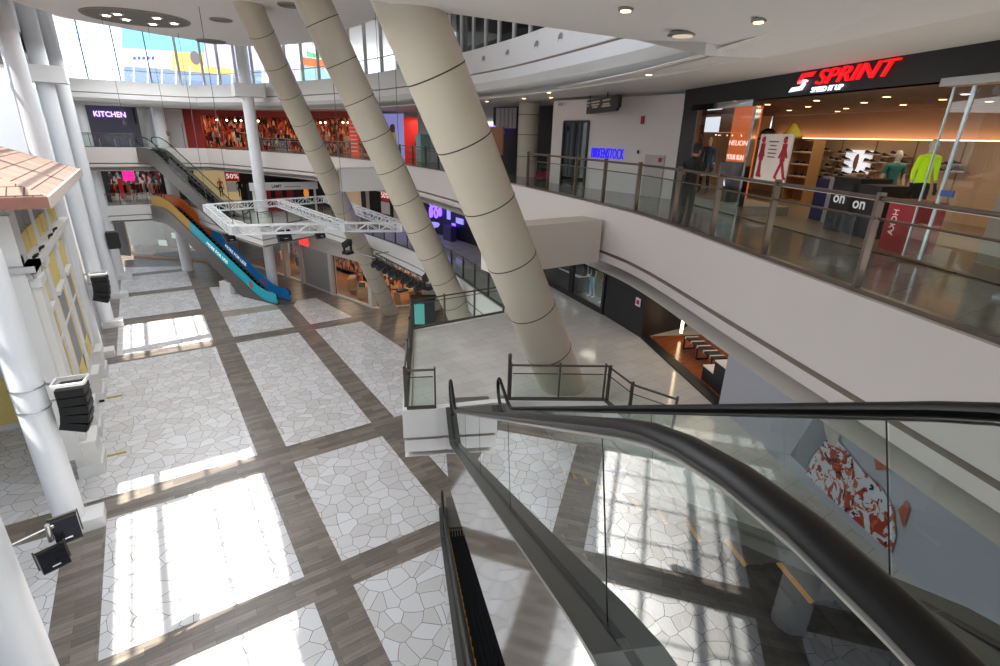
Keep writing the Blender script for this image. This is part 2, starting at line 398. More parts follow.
# near ceiling over the viewer, meeting the gallery soffit along the fascia
n0, n1, n2, n3 = (-4.85, 10, 15.4), (5.2, 10.1, 15.4), (8.5, 8.1, 15.05), (8.55, 6.5, 14.64)
n4, n5, n6 = S(6.0, 9.35, 14.62), S(6.5, -9, 14.62), (-4.85, -12, 14.8)
mb = MB(); mb.add([n0, n1, n2, n3, n4, n5, n6], [(0, 1, 6), (1, 2, 6), (2, 3, 4), (2, 4, 6), (4, 5, 6)])
mb.add([n1, n2, n3]+[(p[0], p[1], p[2]+.5) for p in (n1, n2, n3)], [(0, 1, 4, 3), (1, 2, 5, 4)], 1); mb.add([n3, n4, n5]+[(p[0], p[1], p[2]+.4) for p in (n3, n4, n5)], [(0, 1, 4, 3), (1, 2, 5, 4)], 0); mb.add([(p[0], p[1], p[2]+.5) for p in [n0, n1, n2, n3, n4, n5, n6]], [(0, 1, 6), (1, 2, 6), (2, 3, 4), (2, 4, 6), (4, 5, 6)], 1)
from mathutils.bvhtree import BVHTree
NEARB = BVHTree.FromPolygons([tuple(p) for p in mb.v], mb.f)
struct('ceiling_near', mb, [CEIL, mat('near_edge', 'B5B0AA', .6)])
mb = MB(); mb.quad((4, 4, 20.6), (4, 40, 20.6), (40, 40, 20.6), (40, 4, 20.6)); mb.quad((4, 4, 21), (40, 4, 21), (40, 40, 21), (4, 40, 21))
struct('ceiling_top_storey', mb, mat('pink_ceiling', 'C9B8B2', .7))
mb = MB(); mb.box((10, 47, ZWIN+.15), (29.7, 35, .3)); struct('ceiling_far', mb, CEIL)

# recessed oval coffers in the ceiling with downlights
def coffer(px, py, rx, ry, label, lamps):
    z = 17.
    for _ in range(80): p = at(px, py, z); z = zc(p.y)
    o = thing('ceiling_coffer', label, 'ceiling recess', (p.x, p.y, z), group='round recesses in the ceiling')
    m1 = MB()
    ring = [V((p.x+rx*cos(a), p.y+ry*sin(a), 0)) for a in [2*pi*i/40 for i in range(40)]]
    for q in ring: q.z = zc(q.y)-.012
    m1.add(ring, [tuple(range(39, -1, -1))]); m1.build('recess', mat('coffer_dark', '77756C', .8), o)
    m2 = MB(); m2.tube(ring, .06, 6, closed=True); m2.build('rim', mat('coffer_rim', '8E8880', .6), o)
    for (dx, dy) in lamps:
        q = V((p.x+dx*rx, p.y+dy*ry, 0)); q.z = zc(q.y)-.03
        l = MB(); l.lathe(q, [(.24, -.02), (.30, .0), (.26, .02)], 12, 0); l.lathe(q, [(.16, -.04), (.16, -.02)], 12, 1)
        l.build('downlight', [mat('lamp_ring', 'E8E6E0', .4), LAMP], o)
coffer(137, 17.5, 2.4, 2.4, 'large round ceiling recess with six downlights over the far columns', [(-.55, .1), (-.2, .35), (-.35, -.25), (.3, .55), (.7, .1), (.35, -.35)])
coffer(211, 41, .85, .85, 'round dark ceiling recess just above the far windows beside the first beige column', [])
coffer(221, 19.5, .5, .5, 'round dark ceiling recess touching the top of the farthest slanted column', [])
coffer(290, 4.5, .5, .5, 'round dark ceiling recess at the top edge between two slanted columns', [])

# skylight west of the columns that lets the sun in
mb = MB()
XW, XE = -10.0, -4.9; zsk = 17.3
yy = 6.0
for i in range(7):
    y0 = 4.5+7.65*i
    mb.box(((XW+XE)/2, y0, zsk), (XE-XW, .55, .7))
    for q in range(1, 4): mb.box(((XW+XE)/2, y0+7.65*q/4, zsk), (XE-XW, .09, .25))
for x0, w_ in ((XW+.05, .12), (-9.39, .08), (-8.55, .24), (-6.84, .08), (-5.6, .08), (XE-.05, .1)): mb.box((x0, 28, zsk), (w_, 50, .2))
struct('window_skylight_frame', mb, WHITE)
mb = MB(); mb.box((XE-.02, 26, 17.9), (.1, 64, 1.5)); mb.box((XE-.02, 45, 19.6), (.1, 34, 4.2)); mb.box((XW-.15, 26, 8.5), (.3, 64, 17)); mb.box((XW-3, 26, 17.2), (6.4, 64, .3))  # boxes along the skylight's inner edge added to stop stray sun
mb.box(((XE+XW)/2, 54.1, 17.6), (XE-XW, 22, .2)); struct('wall_west', mb, mat('west_wall', 'D9DADB', .6, noise=.02))  # opaque strip over the skylight's far bays added to end the sun patches
mb = MB()
for i in range(60): mb.box((XW+.12, 20+i*.62, 10.5), (.25, .22, 9))
struct('trim_louvres', mb, mat('louvre_grey', 'A9ADB4', .5))

# end wall behind the far galleries and the walls behind the shops
mb = MB(); mb.box((0, 74, 8), (30, .3, 17)); struct('wall_north', mb, WHITE)

# far windows of the top storey with white mullions
wp = [V((-4.3, 56.6))] + [p+V((.3, .5)) for p in E4 if p.y > 30 and p.x > .5]
ws = resample(wp, 2.15)
mb = MB(); mg = MB()
for i, p in enumerate(ws):
    zt = ZWIN; zb = Z4+.02; w = .09 if i in (1, 2, 3) else .2
    mb.box((p.x, p.y, (zt+zb)/2), (w, .12, zt-zb), 0, 1 if i in (1, 2, 3) else 0)
for a, b in zip(ws, ws[1:]):
    zt = ZWIN; mg.quad((a.x, a.y, Z4), (b.x, b.y, Z4), (b.x, b.y, zt), (a.x, a.y, zt))
    mb.beam((a.x, a.y, Z4+.9), (b.x, b.y, Z4+.9), .05, .05); mb.beam((a.x, a.y, zt-.08), (b.x, b.y, zt-.08), .1, .16)
wf = struct('window_1', mb, [WHITE, mat('mullion_grey', '6F7378', .4)])
gl = mg.build('window_pane', WGLASS, None); gl.parent = wf

# boxed beams tying the slanted columns to the upper gallery
BEIGEW = mat('beam_paint', 'CFC6BC', .6, noise=.02)
mb = MB(); mb.box((8.85, 11.05, 10.5), (3.5, .8, 1.2)); struct('trim_beam_1', mb, BEIGEW)
mb = MB(); mb.box((11.3, 32.2, 10.5), (3.0, 1.2, 1.3)); struct('trim_beam_2', mb, WHITE)

# ---- columns
def slanted(label, B, u, r, zt_fn, ringz):
    B = V(B); u = V(u); s1 = 1
    # end just inside the ceiling
    s_top = 0
    while B.z+s_top < zt_fn(B.y+u.y*s_top): s_top += .01
    o = thing('slanted_column', label, 'column', tuple(B), group='slanted beige columns')
    n = 40; mb = MB(); un = u.normalized(); T = B+u*s_top
    e1 = V((0, 1, 0)); e1 = (e1-un*e1.dot(un)).normalized(); e2 = un.cross(e1)
    lo = []; hi = []
    for i in range(n):
        a = 2*pi*i/n; q = B+(e1*cos(a)+e2*sin(a))*r
        lo.append(q+u*((B.z-q.z)))
        zt = zt_fn(T.y); h = q+u*(zt-q.z); h = q+u*(zt_fn(h.y)-q.z); hi.append(h)
    mb.add(lo+hi, [(i, (i+1) % n, n+(i+1) % n, n+i) for i in range(n)]); mb.add(lo, [tuple(range(n))[::-1]])
    mb.build('shaft', BEIGE, o, smooth=True)
    for z in ringz:
        c = B+u*(z-B.z); jb = MB()
        jb.tube([c+(e1*cos(2*pi*i/n)+e2*sin(2*pi*i/n))*(r-.006) for i in range(n)], .016, 6, closed=True); jb.build('joint_ring', JOINT, o)
    return o
C3B = (9.13-.0, 10.12, Z2)
slanted('wide slanted beige column standing on the middle floor beside the escalator', C3B, (-.483, .037, 1), .63, zc, [7.7, 9.02, 10.4, 11.78, 13.1, 14.38])
slanted('slanted beige column between the wide one and the farthest one, rising past the middle gallery', (14.156, 21.05, 0), (-.466, 0, 1), .61, zc, [4.35, 5.6, 6.9, 8.15, 9.4, 10.6, 11.87, 13.12, 14.37, 15.6, 16.85])
slanted('farthest slanted beige column, its foot on the ground before the clothing shop windows', (14.4, 36.53, 0), (-.4853, -.4, 1), .60, zc, [1.2, 2.45, 3.7, 4.95, 6.2, 7.45, 8.7, 9.95, 11.2, 12.45, 13.7, 14.95, 16.2, 17.45])

def white_column(label, x, y, r, zt, base=True, collar=None, name='round_column'):
    o = thing(name, label, 'column', (x, y, 0), group='white round columns')
    mb = MB(); mb.lathe((x, y, 0), [(r, 0), (r, zt)], 32); mb.build('shaft', COLW, o, smooth=True)
    if base:
        b = MB(); b.box((x+.32, y-.1, .22), (1.25, .9, .44)); b.build('base_box', WHITE, o)
    if collar:
        c = MB(); c.box((x+.1, y, collar), (2.1, 1.7, .9)); c.build('collar', WHITE, o)
    return o
CX = -3.62
white_column('white round column carrying a line array speaker beside the yellow house corner', CX-.55, 20.2, .43, zc(20.3))
white_column('nearest white round column with a pair of black floodlights, at the bottom corner', -4.15, 12.75, .47, zc(12.7), False)
white_column('white round column just past the yellow house, with a black line array on it', CX-.6, 37.4, .45, 21.5, collar=None)
white_column('second white round column past the yellow house', CX-.2, 43.4, .45, 21.5, collar=15.9)
white_column('third white round column past the yellow house, with a small black speaker', CX+.05, 51.0, .45, 21.5)
white_column('farthest white round column of the row, next to the far galleries', CX+.35, 57.6, .42, 14.7)
white_column('slim white round column standing through the hexagonal balcony', 7.78, 46.5, .42, 21.5, False, collar=15.9)
white_column('white round column under the lower coloured escalator', 2.2, 58.4, .5, 14.75, False)
# ================================================================== ESCALATORS
TAN30 = tan(radians(30))
def escalator(name, label, loc, direction, rise, flat_b=1.55, flat_t=2.3, clad=None, deckm=None, ads=None, group=None, joint_step=1.85, soffit=1.05, lastvis=None, tread_from=0, skip_newel_top=False, startgap=.0, slope=None, w=.9, wt=None):
    TAN30 = slope or tan(radians(30)); wt = wt or w
    d = V((direction[0], direction[1], 0)).normalized(); rz = atan2(d.y, d.x)-pi/2
    o = thing(name, label, 'escalator', tuple(loc), rz, group)
    yb = flat_b; yt = flat_b+rise/TAN30; ye = yt+flat_t
    def nose(y):
        if y < yb-w: return 0.
        if y < yb+w: return TAN30*(y-yb+w)**2/(4*w)
        if y < yt-wt: return TAN30*(y-yb)
        if y < yt+wt: return rise-TAN30*(yt+wt-y)**2/(4*wt)
        return rise
    def samples(a, b, st_=.3):
        n = max(2, int((b-a)/st_)); return [a+(b-a)*i/n for i in range(n+1)]
    def strip(pts, y0, y1, nm, m, close=False):
        """pts: [(x, dz)] or (x, dz, zmin) cross-section, swept along the nose line"""
        mb = MB(); ys = samples(y0, y1)
        for (a, b) in zip(pts, pts[1:]):
            A = []; B = []
            for y in ys:
                for q, L in ((a, A), (b, B)):
                    z = nose(y)+q[1]
                    L.append((q[0], y, z))
            n = len(ys); mb.add(A+B, [(i, i+1, n+i+1, n+i) for i in range(n-1)])
        for y in (y0, y1):
            mb.add([(q[0], y, nose(y)+q[1]) for q in pts], [tuple(range(len(pts)))])
        return mb.build(nm, m, o, local=True)
    DK = .11
    for sx, side in ((-1, 0), (1, 1)):
        strip([(sx*.45, -.12), (sx*.45, DK), (sx*.75, DK), (sx*.75, DK-.02)], .12, ye-.1, 'deck', deckm or DECKM)
        strip([(sx*.75, DK-.02), (sx*.77, -soffit)], .3, ye, 'cladding', clad or CHROME)
        # dark slot the balustrade stands in
        strip([(sx*.60, DK+.004), (sx*.64, DK+.004)], .2, ye-.2, 'slot', BLACK)
        x = sx*.62
        # handrail loop
        loop = [(.85, .30), (.55, .31), (.32, .38), (.14, .52), (.07, .68), (.10, .83), (.22, .93), (.42, .965)]
        if not ads:
            path = [V((x, y, z)) for y, z in loop] + [V((x, y, nose(y)+.965)) for y in samples(.7, ye-.5, .2)]
            if not skip_newel_top:
                path += [V((x, ye-y, rise+z)) for y, z in loop[::-1]]
            hb = MB(); hb.tube(path, .043, 10, flat=.75); hb.build('handrail', RUBBER, o, smooth=True, local=True)
            pb = MB(); pb.tube([p-V((0, 0, .04)) for p in path[7:-1]], .014, 8); pb.build('handrail_track', STEEL, o, smooth=True, local=True)
        # balustrade
        def pane(y0, y1, m, nm, z0=DK, z1=.92, thick=0):
            mb = MB(); sl = TAN30
            ys = samples(y0, y1, .25); lo = []; hi = []
            for y in ys:
                kx = (nose(y+.1)-nose(y-.1))/.2*.75     # joints square to the slope
                hi.append((x, y, nose(y)+z1)); lo.append((x, y+kx*(z1-z0)*.75, nose(y+kx*(z1-z0)*.75)+z0))
            n = len(ys); mb.add(lo+hi, [(i, i+1, n+i+1, n+i) for i in range(n-1)])
            r = mb.build(nm, m, o, local=True)
            return r, lo, hi
        y0 = .2
        if ads:
            for (f0, f1, m) in ads[side]:
                a, b = .15+(ye-.3)*f0, .15+(ye-.3)*f1
                mb = MB(); ys = samples(a, b, .25)
                for xx in (x-.05*sx, x+.05*sx):
                    lo = [(xx, y, nose(y)+DK) for y in ys]; hi = [(xx, y, nose(y)+.93) for y in ys]
                    n = len(ys); mb.add(lo+hi, [(i, i+1, n+i+1, n+i) for i in range(n-1)])
                lo = [(x-.06, y, nose(y)+.95) for y in ys]; hi = [(x+.06, y, nose(y)+.95) for y in ys]
                n = len(ys); mb.add(lo+hi, [(i, i+1, n+i+1, n+i) for i in range(n-1)])
                for y in (ys[0], ys[-1]): mb.quad((x-.05, y, nose(y)+DK), (x+.05, y, nose(y)+DK), (x+.05, y, nose(y)+.95), (x-.05, y, nose(y)+.95))
                mb.build('advert_panel', m, o, local=True)
            if True:
                for (ya, yb2) in ((.05, .5),):
                    hb = MB(); hb.tube([V((x, y, z)) for y, z in loop], .05, 8); hb.build('handrail', RUBBER, o, smooth=True, local=True)
        else:
            cuts = [y0]; y = 2.35+startgap
            while y < ye-.6: cuts.append(y); y += joint_step
            cuts.append(ye-.25)
            for a, b in zip(cuts, cuts[1:]):
                r, lo, hi = pane(a+.006, b-.006, EGLASS if not clad else GLASS, 'glass_panel')
                if b < ye-.5:
                    jb = MB(); jb.beam(lo[-1], hi[-1], .004, .006); jb.build('joint_seal', BLACK, o, local=True)
    # soffit
    strip([(-.77, -soffit), (.77, -soffit)], .3, ye, 'soffit', clad or STEEL)
    # steps
    ny = int((ye-1.2)/.4)
    for kk in range(ny):
        y = 1.0+kk*.4
        if y > ye-1.: break
        yc = yb+round((y-yb)/.4)*.4; z = nose(yc+.2)
        mb = MB(); zr = max(.02, nose(yc+.4)-nose(yc))
        mb.obox((-.45, yc, z-.24), (.9, 0, 0), (0, .4, 0), (0, 0, .24-.02))
        for q in range(9): mb.obox((-.43+q*.096, yc+.01, z-.02), (.07, 0, 0), (0, .36, 0), (0, 0, .02))
        for sx in (-1, 1): mb.obox((sx*.435-.014, yc+.02, z), (.028, 0, 0), (0, .36, 0), (0, 0, .004), 1)
        mb.build('step', [mat('step_black', '18181A', .7, 0, spec=.1), mat('step_yellow', 'D89A28', .5)], o, local=True)
    for nm, a, b, z in (('comb_plate', -.55, 1.15, .0), ('comb_plate', ye-.95, ye+.5, rise)):
        mb = MB(); mb.obox((-.46, a, z+.0), (.92, 0, 0), (0, b-a, 0), (0, 0, .02)); mb.build(nm, mat('comb_metal', '77746F', .45, .5), o, local=True)
    return o, nose, (yb, yt, ye)
DN = (-SA, -CA)      # towards the camera
escalator('escalator', 'glass sided escalator with black handrails rising from the middle floor up to the viewer',
          S(1.29, 12.02, Z2), DN, 5.15, flat_b=1.84, flat_t=2.6, slope=.557, w=.3, wt=.5, joint_step=2.0, startgap=.05, group='steel escalators beside the viewer')
escalator('escalator', 'escalator down to the ground floor, partly hidden beneath the glass sided one',
          S(1.17, 16.05, 0), DN, Z2, flat_b=1.7, flat_t=2.2, w=.4, group='steel escalators beside the viewer', soffit=.8)
FDIR = V((-.462, .887)).normalized()
FCL = mat('escalator_brown', '6E6A64', .35, .5, noise=.05)
TEAL, BLUE = mat('advert_teal', '19A6B8', .4, emit=.1), mat('advert_blue', '2277B8', .4, emit=.1)
GOLD, ORNG = mat('advert_gold', 'B98A2E', .4, emit=.08), mat('advert_orange', 'D0652A', .4, emit=.08)
eu, n_u, _ = escalator('escalator', 'far brown escalator with dark steps from the upper gallery to the hexagonal balcony',
          (6.1, 45.55, Z2), FDIR, Z3-Z2, flat_b=1.6, flat_t=1.7, clad=FCL, deckm=FCL, group='far escalators')
el, n_l, dims = escalator('escalator', 'far escalator with blue and orange advert sides landing on the ground floor',
          (7.95, 43.0, 0), FDIR, Z2, flat_b=1.9, flat_t=2.2, clad=FCL, deckm=FCL,
          ads=([(0, .66, TEAL), (.66, 1, GOLD)], [(0, .6, BLUE), (.6, 1, ORNG)]), group='far escalators', soffit=1.3)
# wording on the advert sides: lettering runs up the slope
LETW = emis('letter_white', 'FFFFFF', .6)
def slope_text(body, y0, size, x, face):
    rz = el.rotation_euler.z; R = Matrix.Rotation(rz, 3, 'Z')
    o0 = V(el.location)+R @ V((x, y0, n_l(y0)+.35)); c30 = cos(radians(30))
    xd = R @ V((0, -c30, -.5)); up = R @ V((0, -.5, c30))
    p0 = o0
    t = lettering('advert_lettering', body, size, p0, xd, up, LETW, None, .004)
    t.parent = el; t.matrix_parent_inverse = (Matrix.Translation(el.location) @ Matrix.Rotation(rz, 4, 'Z')).inverted()
    return t
slope_text('MORE FOR LESS', 8.2, .4, -.62-.06, -1)
slope_text('MORE FOR LESS', 7.6, .4, .62-.07, -1)
# red roundels low on each advert side and the black floodlight foot at the landing
for x in (-.69, .56):
    m_ = MB(); y = 3.1; m_.add([(x, y+.22*cos(a), n_l(y+.22*cos(a))+.5+.22*sin(a)) for a in [2*pi*i/20 for i in range(20)]], [tuple(range(20))])
    m_.build('red_roundel', mat('advert_red', 'C8402C', .5, emit=.1), el, local=True)
# white support box beside the foot of the far escalator
mb = MB(); mb.prism([V((3.9, 48.6)), V((4.55, 47.5)), V((5.2, 47.9)), V((4.5, 49.1))], 0, 1.0)
o = mb.build('plinth', WHITE); tag(o, 'white box plinth under the middle of the coloured escalator', 'plinth', None, 'thing')

# ================================================================== GLASS RAILINGS
def railing(label, path, z, posts=None, step=1.6, h=1.15, gh=.92, group='glass railings', pw=.05, pd=.11, kerb=0., midrail=True, metal=None):
    metal = metal or BRONZE
    path = [xy_(p) for p in path]
    L = [0]
    for a, b in zip(path, path[1:]): L.append(L[-1]+(b-a).length)
    def pos(l):
        l = max(0, min(L[-1], l))
        for i in range(len(path)-1):
            if l <= L[i+1]+1e-9:
                t = (path[i+1]-path[i]).normalized(); return path[i]+t*(l-L[i]), t
        return path[-1], (path[-1]-path[-2]).normalized()
    if posts is None:
        # posts at the corners and evenly in between
        posts = [0]; n = max(1, round(L[-1]/step)); posts = [L[-1]*i/n for i in range(n+1)]
    o = thing('glass_railing', label, 'railing', (path[0].x, path[0].y, z), group=group)
    for l in posts:
        p, t = pos(l); mb = MB(); mb.box((p.x, p.y, z+h/2+.02), (pd, pw, h+.04), atan2(-t.x, t.y)); mb.build('post', metal, o)
    def sub(a, b):
        pts = [pos(a)[0]]+[path[i] for i in range(len(path)) if a+.05 < L[i] < b-.05]+[pos(b)[0]]; return pts
    full = sub(posts[0], posts[-1])
    mb = MB(); mb.tube([(p.x, p.y, z+h-.03) for p in full], .03, 8); mb.build('handrail', metal, o, smooth=True)
    for a, b in zip(posts, posts[1:]):
        pts = sub(a+.05, b-.05); mb = MB()
        for p, q in zip(pts, pts[1:]): mb.quad((p.x, p.y, z+.06), (q.x, q.y, z+.06), (q.x, q.y, z+gh), (p.x, p.y, z+gh))
        mb.build('glass_panel', GLASS, o)
        if midrail:
            m2 = MB(); m2.tube([(p.x, p.y, z+gh) for p in pts], .016, 6); m2.build('glass_rail', metal, o)
    mb = MB()
    for p, q in zip(full, full[1:]): mb.beam((p.x, p.y, z+.03), (q.x, q.y, z+.03), .1, .06)
    mb.build('base_rail', metal, o)
    return o
def along(path, p):
    """length along path of the point nearest to p"""
    best = (9e9, 0); acc = 0
    for a, b in zip(path, path[1:]):
        ab = b-a; L = ab.length; t = max(0, min(1, (p-a).dot(ab)/(L*L))); d = (p-(a+ab*t)).length
        if d < best[0]: best = (d, acc+t*L)
        acc += L
    return best[1]
R3 = [p for p in offset(E3, .12)]
i0 = min(range(len(R3)), key=lambda i: (R3[i]-V((11.9, 17.3))).length)
near = R3[i0:]
pp = [xy_(at(px, py, K3)) for px, py in [(523, 187), (543.4, 191.5), (565, 198), (590.7, 204.8), (620, 213), (655.8, 224.7), (700, 238.6), (758.8, 257.6), (848, 291), (1006, 352)]]
pl = [along(near, p) for p in pp]; pl += [pl[-1]+2.0]
railing('bronze and glass railing along the upper gallery in front of the shoe shop', near, K3, posts=pl, h=1.22, gh=.95, pw=.05, pd=.10)
far3 = R3[10:i0-6]
railing('glass railing on the far curve of the upper gallery below the orange lit shops', far3, K3, step=1.75, h=1.1, gh=.9)
railing('short glass railing of the upper gallery before the grey kitchen shop', [V((-4.0, 56.15)), V((.0, 56.15))], K3, step=1.1, h=1.1, gh=.95, metal=DARKM, pw=.045, pd=.08)
railing('glass railing at the middle floor end landing below the kitchen shop railing', [V((-4.0, 57.35)), V((.1, 57.35))], Z2, step=1.0, h=1.1, gh=.95, metal=DARKM, pw=.045, pd=.08)
railing('glass railing round the near side of the hexagonal balcony', [V((5.75, 43.4))+V((.1, .1)), HEXT+V((.0, .15)), V((11.0, 43.35))], Z2+.07, step=1.5, h=1.1, gh=.95, metal=DARKM, pw=.045, pd=.08)
railing('glass railing on the far side of the hexagonal balcony behind the escalator', [V((2.7, 56.2)), V((3.5, 53.5)), HEXL+V((.12, 0))], Z2+.07, step=1.5, h=1.1, gh=.95, metal=DARKM, pw=.045, pd=.08)
railing('curved glass railing of the middle gallery between the slanted columns', [p+V((.12, .05)) for p in E2far[2:]][:-1], Z2+.07, step=1.55, h=1.1, gh=.95, metal=DARKM, pw=.045, pd=.08)
ins = lambda p, a, b: xy_(p)+V((a, b))
railing('glass railing on the far edge of the escalator landing on the middle floor', [P_FL+V((.1, -.1)), V((11.2, 16.32))], Z2+.07, posts=[0, 1.35, 2.65, 4.1], h=1.12, gh=.95, metal=DARKM, pw=.045, pd=.08)
railing('glass railing on the open side of the escalator landing, seen end on', [P_FL+V((.1, -.15)), P_NL+V((.14, .12))], Z2+.07, posts=[0, 1.9, 3.8, 5.75], h=1.12, gh=.95, metal=DARKM, pw=.045, pd=.08)
railing('small square glass railing panel beside the lower end of the near escalator', [S(-.45, 11.98), S(.28, 11.98)], Z2+.07, posts=[0.02, .73], h=1.12, gh=.9, metal=DARKM, pw=.045, pd=.08)
railing('glass railing bending round the floor opening at the foot of the wide slanted column', [S(2.3, 12.22), S(4.86, 11.92), S(5.1, 10.8), S(5.86, 9.95)], Z2+.07, posts=[0, 1.3, 2.52, 2.68, 3.7, 4.84], h=1.05, gh=.78, metal=DARKM, pw=.045, pd=.08)
mb = MB(); p = S(2.26, 12.25); mb.tube([(p.x, p.y, Z2), (p.x, p.y, Z2+1.35)], .05, 10); mb.ball((p.x, p.y, Z2+1.37), .055)
tag(mb.build('bollard_post', DARKM, smooth=True), 'stout dark post with rounded top between the escalator and the column railing', 'post', None, 'thing')
# ================================================================== FIGURES
def figure(name, J, mats, regions, R=None, scale=1., subdiv=2):
    """one continuous skinned body. J: joint positions; regions(point)->material index"""
    order = ['pelvis', 'belly', 'chest', 'neck', 'jaw', 'skull', 'crown']
    rad = dict(pelvis=(.145, .105), belly=(.125, .09), chest=(.15, .105), neck=(.052, .055), jaw=(.068, .075), skull=(.078, .098), crown=(.045, .055),
               shoulder=(.062, .062), elbow=(.042, .042), wrist=(.028, .026), palm=(.036, .020), hip=(.088, .09), knee=(.057, .06), ankle=(.038, .042), heel=(.04, .04), toe=(.036, .026))
    if R: rad.update(R)
    vs = []; rs = []; ed = []; idx = {}
    def add(key, p, r):
        idx[key] = len(vs); vs.append(V(p)*scale); rs.append((r[0]*scale, r[1]*scale)); return idx[key]
    for i, kx in enumerate(order):
        add(kx, J[kx], rad[kx])
        if i: ed.append((i-1, i))
    for sd in ('L', 'R'):
        prev = idx['chest']
        for kx in ('shoulder', 'elbow', 'wrist', 'palm'):
            q = add(kx+sd, J[kx+sd], rad[kx]); ed.append((prev, q)); prev = q
        palm = V(J['palm'+sd]); wr = V(J['wrist'+sd]); d = (palm-wr).normalized()
        sidev = d.cross(V((0, 0, 1)) if abs(d.z) < .8 else V((0, 1, 0))).normalized(); nrm = d.cross(sidev)
        curl = J.get('curl', .4)
        for f in range(4):
            o_ = palm+d*.03+sidev*(f-1.5)*.02; L = (.068, .078, .072, .056)[f]
            a = add('f%d%s' % (f, sd), o_, (.011, .010)); ed.append((prev, a))
            b = add('g%d%s' % (f, sd), o_+d*L*.55+nrm*L*.25*curl, (.0095, .009)); c = add('h%d%s' % (f, sd), o_+d*L*.85+nrm*L*.75*curl, (.008, .0075)); ed += [(a, b), (b, c)]
        a = add('t%s' % sd, palm-d*.015+sidev*(-.032), (.012, .011)); b = add('u%s' % sd, palm+d*.025+sidev*(-.058)+nrm*.012, (.0095, .009)); ed += [(prev, a), (a, b)]
        prev = idx['pelvis']
        for kx in ('hip', 'knee', 'ankle', 'toe'):
            q = add(kx+sd, J[kx+sd], rad[kx]); ed.append((prev, q)); prev = q
    me = bpy.data.meshes.new('tmp'); me.from_pydata([tuple(v) for v in vs], ed, [])
    ob = bpy.data.objects.new('tmp', me); COL.objects.link(ob)
    md = ob.modifiers.new('skin', 'SKIN'); md.use_smooth_shade = True; md.branch_smoothing = .3
    sk = me.skin_vertices[0].data
    for i, r in enumerate(rs): sk[i].radius = r; sk[i].use_root = (i == 0)
    ss = ob.modifiers.new('ss', 'SUBSURF'); ss.levels = subdiv; ss.render_levels = subdiv
    dg = bpy.context.evaluated_depsgraph_get(); dg.update()
    m2 = bpy.data.meshes.new_from_object(ob.evaluated_get(dg)); bpy.data.objects.remove(ob); bpy.data.meshes.remove(me)
    # face: nose, ears, eyes, mouth joined into the same mesh
    bm = bmesh.new(); bm.from_mesh(m2)
    sk_ = V(J['skull'])*scale; cr = V(J['crown'])*scale; jw = V(J['jaw'])*scale
    upv = (cr-jw).normalized(); fw = V(J['face']).normalized(); fw = (fw-upv*fw.dot(upv)).normalized(); sdv = upv.cross(fw)
    def blob(c, r, mi):
        ret = bmesh.ops.create_icosphere(bm, subdivisions=1, radius=1.); 
        for v in ret['verts']: v.co = c+sdv*v.co.x*r[0]+fw*v.co.y*r[1]+upv*v.co.z*r[2]
        for f in {f for v in ret['verts'] for f in v.link_faces}: f.material_index = mi; f.smooth = True
    base = (sk_+jw)/2
    for f in bm.faces: f.material_index = regions(f.calc_center_median()/scale)
    m2.materials.clear()
    for m in mats: m2.materials.append(m)
    s_ = scale
    blob(base+fw*.098*s_-upv*.005*s_, (.012*s_, .02*s_, .028*s_), 0)
    for q in (-1, 1):
        blob(base+fw*.083*s_+sdv*q*.03*s_+upv*.02*s_, (.014*s_, .012*s_, .008*s_), len(mats)-1)
        blob(base+sdv*q*.08*s_+upv*.0*s_-fw*.01*s_, (.012*s_, .022*s_, .034*s_), 0)
    blob(base+fw*.083*s_-upv*.052*s_, (.024*s_, .01*s_, .007*s_), len(mats)-1)
    bm.to_mesh(m2); bm.free()
    for p in m2.polygons: p.use_smooth = True
    o = bpy.data.objects.new(name, m2); COL.objects.link(o)
    return o
def stand(h=1.75, face=(0, 1, 0), armL=None, armR=None, bow=0., stride=0.):
    k_ = h/1.75; J = dict(pelvis=(0, 0, .95), belly=(0, -.01, 1.10), chest=(0, 0, 1.33), neck=(0, bow*.05, 1.49), jaw=(0, .025+bow*.10, 1.565-bow*.02), skull=(0, .01+bow*.14, 1.655-bow*.05), crown=(0, 0+bow*.17, 1.735-bow*.08), face=(0, 1, -bow))
    for s_, q in (('L', -1), ('R', 1)):
        J['shoulder'+s_] = (q*.185, 0, 1.41); J['hip'+s_] = (q*.095, 0, .88)
        J['knee'+s_] = (q*.10, .02+q*stride*.4, .49); J['ankle'+s_] = (q*.10, -.02+q*stride, .085); J['toe'+s_] = (q*.115, .13+q*stride, .035)
        a = (armL if s_ == 'L' else armR)
        if a: J['elbow'+s_], J['wrist'+s_], J['palm'+s_] = a
        else: J['elbow'+s_], J['wrist'+s_], J['palm'+s_] = (q*.235, -.02, 1.12), (q*.25, .04, .87), (q*.25, .06, .79)
    for kx in list(J):
        if kx != 'face': J[kx] = tuple(V(J[kx])*k_)
    return J
SKIN = mat('skin', 'A8785A', .55); HAIR = mat('hair_black', '0E0C0B', .6); EYE_D = mat('face_dark', '3A2420', .5)
TEEB = mat('black_tee', '121213', .8); PANTB = mat('black_trousers', '17181B', .8); SHOEB = mat('black_shoe', '0C0C0C', .5)
